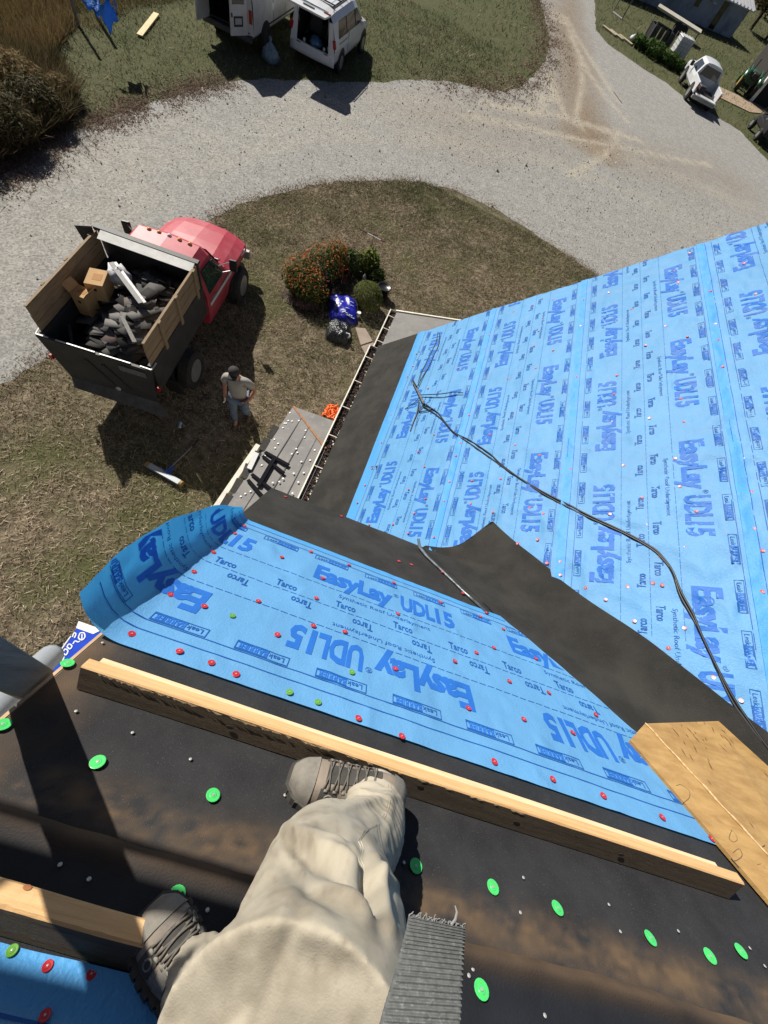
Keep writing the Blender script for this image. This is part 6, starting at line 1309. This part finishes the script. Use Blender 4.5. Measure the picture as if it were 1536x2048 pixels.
for q, z in (([(160, 2), (196, 32), (208, -30), (170, -40)], (1.25, 1.15, 1.6, 1.6)), ([(197, 24), (219, 66), (236, 36), (212, -12)], (1.2, .75, 1.0, 1.5)), ([(208, -30), (230, 10), (236, 30), (226, -28)], (1.6, 1.4, 1.05, 1.5))):
    mb = MB(); mb.grid(bil(q, z)); mb.build('tarp_fold', tarpm, tp, True, solid=.006)
mb = MB(); b = G(196, 40); mb.tube([b, b + Vector((0, 0, 1.5))], [.06, .05], 8); mb.build('support_post', MATS['grey_wood'], tp)

# ---------------------------------------------------------------- far right: shed, trailer, totes, tractor, garage
e1 = Vector((.855, .518, 0)); e2 = Vector((-.518, .855, 0)); s0 = G(1460, 77); sh_ = thing('metal_shed', 'long pale shed with a ribbed metal roof in the top right corner', 'shed', s0)
L0, WH, DP, RH = 26.0, 2.3, 7.0, 3.6
wallm = mat('shed_wall', (.40, .42, .45), (.30, .31, .34), scale=.8, rough=.8, col3=(.22, .22, .24), scale3=.5, lo3=.5, hi3=.7); roofm = mat('shed_roof', (.62, .63, .65), (.55, .56, .58), scale=1.5, rough=.45)
def sp_(a, b, z): return s0 - e1 * a + e2 * b + Vector((0, 0, z))
mb = MB(); mb.slab([sp_(0, 0, 0), sp_(L0, 0, 0), sp_(L0, 0, WH), sp_(0, 0, WH)], -e2, .1); mb.build('wall', wallm, sh_)
mb = MB(); mb.slab([sp_(0, 0, 0), sp_(0, 0, WH), sp_(0, DP / 2, RH), sp_(0, DP, WH), sp_(0, DP, 0)], e1, .1); mb.build('wall', wallm, sh_)
for s1, s2 in ((-.4, DP / 2), (DP + .4, DP / 2)):
    mb = MB(); mb.slab([sp_(-.4, s1, WH - .1), sp_(L0, s1, WH - .1), sp_(L0, s2, RH), sp_(-.4, s2, RH)], (0, 0, 1), .08); ro = mb.build('roof', roofm, sh_)
    if s1 < 0:
        for i in range(44):
            a = -.3 + i * .6; mb = MB(); mb.bar(sp_(a, s1, WH - .04), sp_(a, s2, RH + .06), .16, .10); mb.build('roof_rib', MATS['shed_roof'], ro)
for a, w_, h_ in ((3.2, .8, 1.9), (13.5, 1.0, 1.0), (7, .6, .8)):
    mb = MB(); mb.slab([sp_(a, -.06, .1 if h_ > 1.5 else 1), sp_(a + w_, -.06, .1 if h_ > 1.5 else 1), sp_(a + w_, -.06, .1 + h_ if h_ > 1.5 else 1 + h_), sp_(a, -.06, .1 + h_ if h_ > 1.5 else 1 + h_)], -e2, .03); mb.build('door' if h_ > 1.5 else 'window', MATS['dark_glass'], sh_)
mb = MB(); mb.slab([sp_(5.3, -.5, 1.7), sp_(5.9, -.5, 1.7), sp_(5.9, -.1, 1.9), sp_(5.3, -.1, 1.9)], (0, 0, 1), .05); mb.build('lamp_hood', roofm, sh_)
ta, tb = G(1316, 12, .85), G(1402, 66, .85); td = (tb - ta).normalized(); tn = Vector((-td.y, td.x, 0)); tl_ = thing('flatbed_trailer', 'long pale flatbed trailer parked before the metal shed', 'trailer', (ta.x, ta.y, 0))
mb = MB(); mb.slab([ta, tb, tb + tn * 1.8, ta + tn * 1.8], (0, 0, 1), .14); mb.build('trailer_deck', mat('pale_deck', (.42, .40, .33), (.34, .32, .26), scale=2, rough=.8), tl_)
for t in (.55, .68):
    for k in (0, 1.7): mb = MB(); p = ta.lerp(tb, t) + tn * k; p.z = .4; mb.tube([p - tn * .1, p + tn * .1], .4, 16); mb.build('wheel', tyre, tl_)
mb = MB(); p = ta.lerp(tb, .97); mb.bar(p + Vector((0, 0, -.1)), Vector((p.x, p.y, 0)), .08, .08); mb.build('stand_leg', MATS['black_steel'], tl_)
def crate_at(px, w, d, h, rot): return G(*px), w, d, h, rot
b = G(1304, 98); dk = thing('slatted_bin', 'dark slatted stock bin at the edge of the far grass', 'bin', b, rad(12))
for x in (-.75, -.25, .25, .75):
    for y in (-.55, .55): pbox(dk, 'slat', MATS['black_trim'], (x, y, .62), (.34, .04, 1.2), None, 0)
for x in (-.95, .95): pbox(dk, 'end_panel', MATS['black_trim'], (x, 0, .6), (.05, 1.1, 1.15), None, 0)
for x in (-1.0, 1.0): 
    for y in (-.6, .6): mb = MB(); mb.tube([(x, y, 0), (x, y, 1.45)], .04, 6); mb.build('corner_post', MATS['grey_wood'], dk, local=True)
b = G(1348, 118); ib = thing('caged_tote', 'white caged liquid tote beside the dark bin', 'tote', b, rad(12)); pbox(ib, 'tank', mat('tote_white', (.60, .61, .60), (.50, .51, .51), scale=3, rough=.5), (0, 0, .78), (1.15, 1.0, 1.05), None, .06); pbox(ib, 'pallet', MATS['black_trim'], (0, 0, .1), (1.2, 1.05, .18), None, 0)
for k in range(5):
    z = .35 + .22 * k; mb = MB(); mb.tube([(-.6, -.53, z), (.6, -.53, z), (.6, .53, z), (-.6, .53, z), (-.6, -.53, z)], .014, 5); mb.build('cage_rail', MATS['galvanised'], ib, local=True)
for k in range(5):
    x = -.56 + .28 * k; mb = MB(); mb.tube([(x, -.53, .2), (x, -.53, 1.33), (x, .53, 1.33), (x, .53, .2)], .014, 5); mb.build('cage_bar', MATS['galvanised'], ib, local=True)
b = G(1265, 83); o = sackthing('white_sack', 'small white sack in the grass left of the dark bin', 'sack', MATS['grey_white_sack'], (b.x, b.y, 0), (.30, .3, .45), 9, False)
sw = thing('swing_frame', 'thin metal pole frame standing on the far grass', 'pole frame', G(1244, 38))
for q, ln_ in (((1244, 38), 2.6), ((1226, 24), 2.4)): b = G(*q); mb = MB(); mb.tube([b, b + Vector((.15, .1, ln_))], .045, 8); mb.build('pole', MATS['grey_wood'], sw)
a, c = G(1244, 38, 2.5), G(1226, 24, 2.4); mb = MB(); mb.tube([a, c], .04, 8); mb.build('cross_pole', MATS['grey_wood'], sw)
for i, q in enumerate(((1218, 64), (1232, 72), (1250, 82))): b = G(*q); mb = MB(); mb.box((b.x, b.y, .06), (1.5, .3, .12), (0, 0, -.6)); tag(mb.build('edging_timber', mat('pale_timber', (.40, .34, .22), rough=.8), None, bevel=.02), ('pale edging timber farthest along the far verge', 'pale edging timber in the middle of the far verge', 'pale edging timber nearest the white sack')[i], 'timber', 'edging timbers on the far verge')
for i, (q, rr) in enumerate((((1300, 112), (1.1, .8, .45)), ((1330, 130), (1.0, .7, .4)), ((1275, 96), (.7, .6, .35)), ((1350, 142), (.8, .5, .35)))):
    plant('weed_clump', ('bright green weed clump under the dark bin', 'bright green weed clump left of the tote', 'small green weed clump behind the white sack', 'green weed clump next to the pickup hood')[i], 'weeds', q, rr, 700, .10, bladem('green_weeds', [(.03, .06, .012), (.06, .11, .022), (.10, .16, .04)]) if i == 0 else bpy.data.materials['green_weeds'], 320 + i, long=2.0)
# garage at the far right: white corner post, dark opening, concrete apron
gb = G(1500, 203); ga = thing('garage', 'garage with white corner post and dark opening at the right edge', 'garage', gb)
mb = MB(); mb.box((gb.x, gb.y, 1.35), (.28, .28, 2.7)); mb.build('corner_post', MATS['white_sheet'], ga)
mb = MB(); mb.box((gb.x + 3.4, gb.y + 3.5, 1.3), (6.4, 6.6, 2.6)); mb.build('wall', mat('dark_interior', (.02, .018, .016), rough=.9), ga)
mb = MB(); mb.slab([(gb.x - .2, gb.y - .3, 2.75), (gb.x + 7, gb.y - .3, 2.75), (gb.x + 7, gb.y + 7, 3.6), (gb.x - .2, gb.y + 7, 3.6)], (0, 0, 1), .12); mb.build('roof', roofm, ga)
mb = MB(); mb.slab([G(1437, 172, .05), G(1430, 190, .05), G(1500, 224, .05), G(1560, 230, .05), G(1510, 206, .05)], (0, 0, 1), .045); tag(mb.build('concrete_apron', mat('tan_concrete', (.36, .27, .18), (.30, .22, .15), scale=1.5, rough=.85), None, local=True), kind='structure')
b = G(1482, 186); tc = thing('tractor', 'green tractor with raised loader arms beside the garage', 'tractor', b, rad(-12)); grn = mat('tractor_green', (.015, .075, .035), (.02, .10, .045), scale=4, rough=.35); 
shell(tc, 'hood', grn, [(-.2, [(.35, .6), (.42, .8), (.40, 1.25), (.2, 1.35), (0, 1.36)]), (1.6, [(.32, .6), (.38, .8), (.34, 1.2), (.18, 1.28), (0, 1.29)])])
for sx in (-.7, .7):
    wheel(tc, sx, -.6, .62, .36, .55, mat('tractor_yellow', (.5, .35, .02), rough=.4), .05); wheel(tc, sx * .85, 1.3, .38, .24, .5, MATS['tractor_yellow'], .04)
    mb = MB(); mb.tube([(sx * .75, -.1, 1.2), (sx * .75, .9, 1.45), (sx * .75, 2.4, .35)], .07, 6); mb.build('loader_arm', grn, tc, local=True)
    mb = MB(); mb.grid([[Vector((sx + (j - .5) * .44, -.6 + .75 * math.cos(a), .62 + .75 * math.sin(a))) for j in (0, 1)] for a in np.linspace(.3, 2.8, 9)]); mb.build('fender', grn, tc, True, local=True, solid=.03)
pbox(tc, 'bucket', grn, (0, 2.65, .35), (1.6, .5, .5), (.3, 0, 0), .03); pbox(tc, 'seat', MATS['black_trim'], (0, -.6, 1.15), (.45, .45, .4), None, .05)
for sx in (-.5, .5): mb = MB(); mb.tube([(sx, -.95, .9), (sx, -1.0, 2.1)], .04, 6); mb.build('roll_bar', MATS['black_trim'], tc, local=True)
# brush and trees beyond the shed
def tree(px, h, r0, n, label, seed, m):
    b = G(*px); t = thing('tree', label, 'tree', b, 0, 'trees beyond the shed'); mb = MB(); mb.tube([b, b + Vector((.1, .1, h * .45)), b + Vector((.3, -.1, h * .8))], [.05 * h, .035 * h, .012 * h], 7)
    rr = random.Random(seed)
    for i in range(6): a = rr.uniform(0, 6.3); mb.tube([b + Vector((.1, .1, h * .42)), b + Vector((math.cos(a) * r0 * .4, math.sin(a) * r0 * .4, h * .62)), b + Vector((math.cos(a) * r0 * .8, math.sin(a) * r0 * .8, h * .8))], [.02 * h, .014 * h, .004 * h], 5)
    mb.build('trunk', stemm, t); foliage('crown', (b.x, b.y, h * .68), (r0, r0, h * .38), n, .20, m, t, seed, tone=(.4, .25), long=1.6, shell=.25, lump=1.6)
for i, (q, h, r0) in enumerate((((1500, 60), 4.5, 2.6), ((1530, 80), 4.0, 2.4), ((1520, 30), 6.0, 3.2), ((1560, 50), 6, 3.2), ((1545, 108), 3.0, 2.0), ((1575, 20), 7, 3.5))):
    tree(q, h, r0, 1500, ('grey brown brush at the shed corner', 'tangled brush right of the shed', 'dark tree behind the shed end', 'tree cut off by the right picture edge, behind the brush', 'low green bush nearest the garage', 'tall tree farthest in the corner')[i], 400 + i, weedm if i != 4 else leafm)
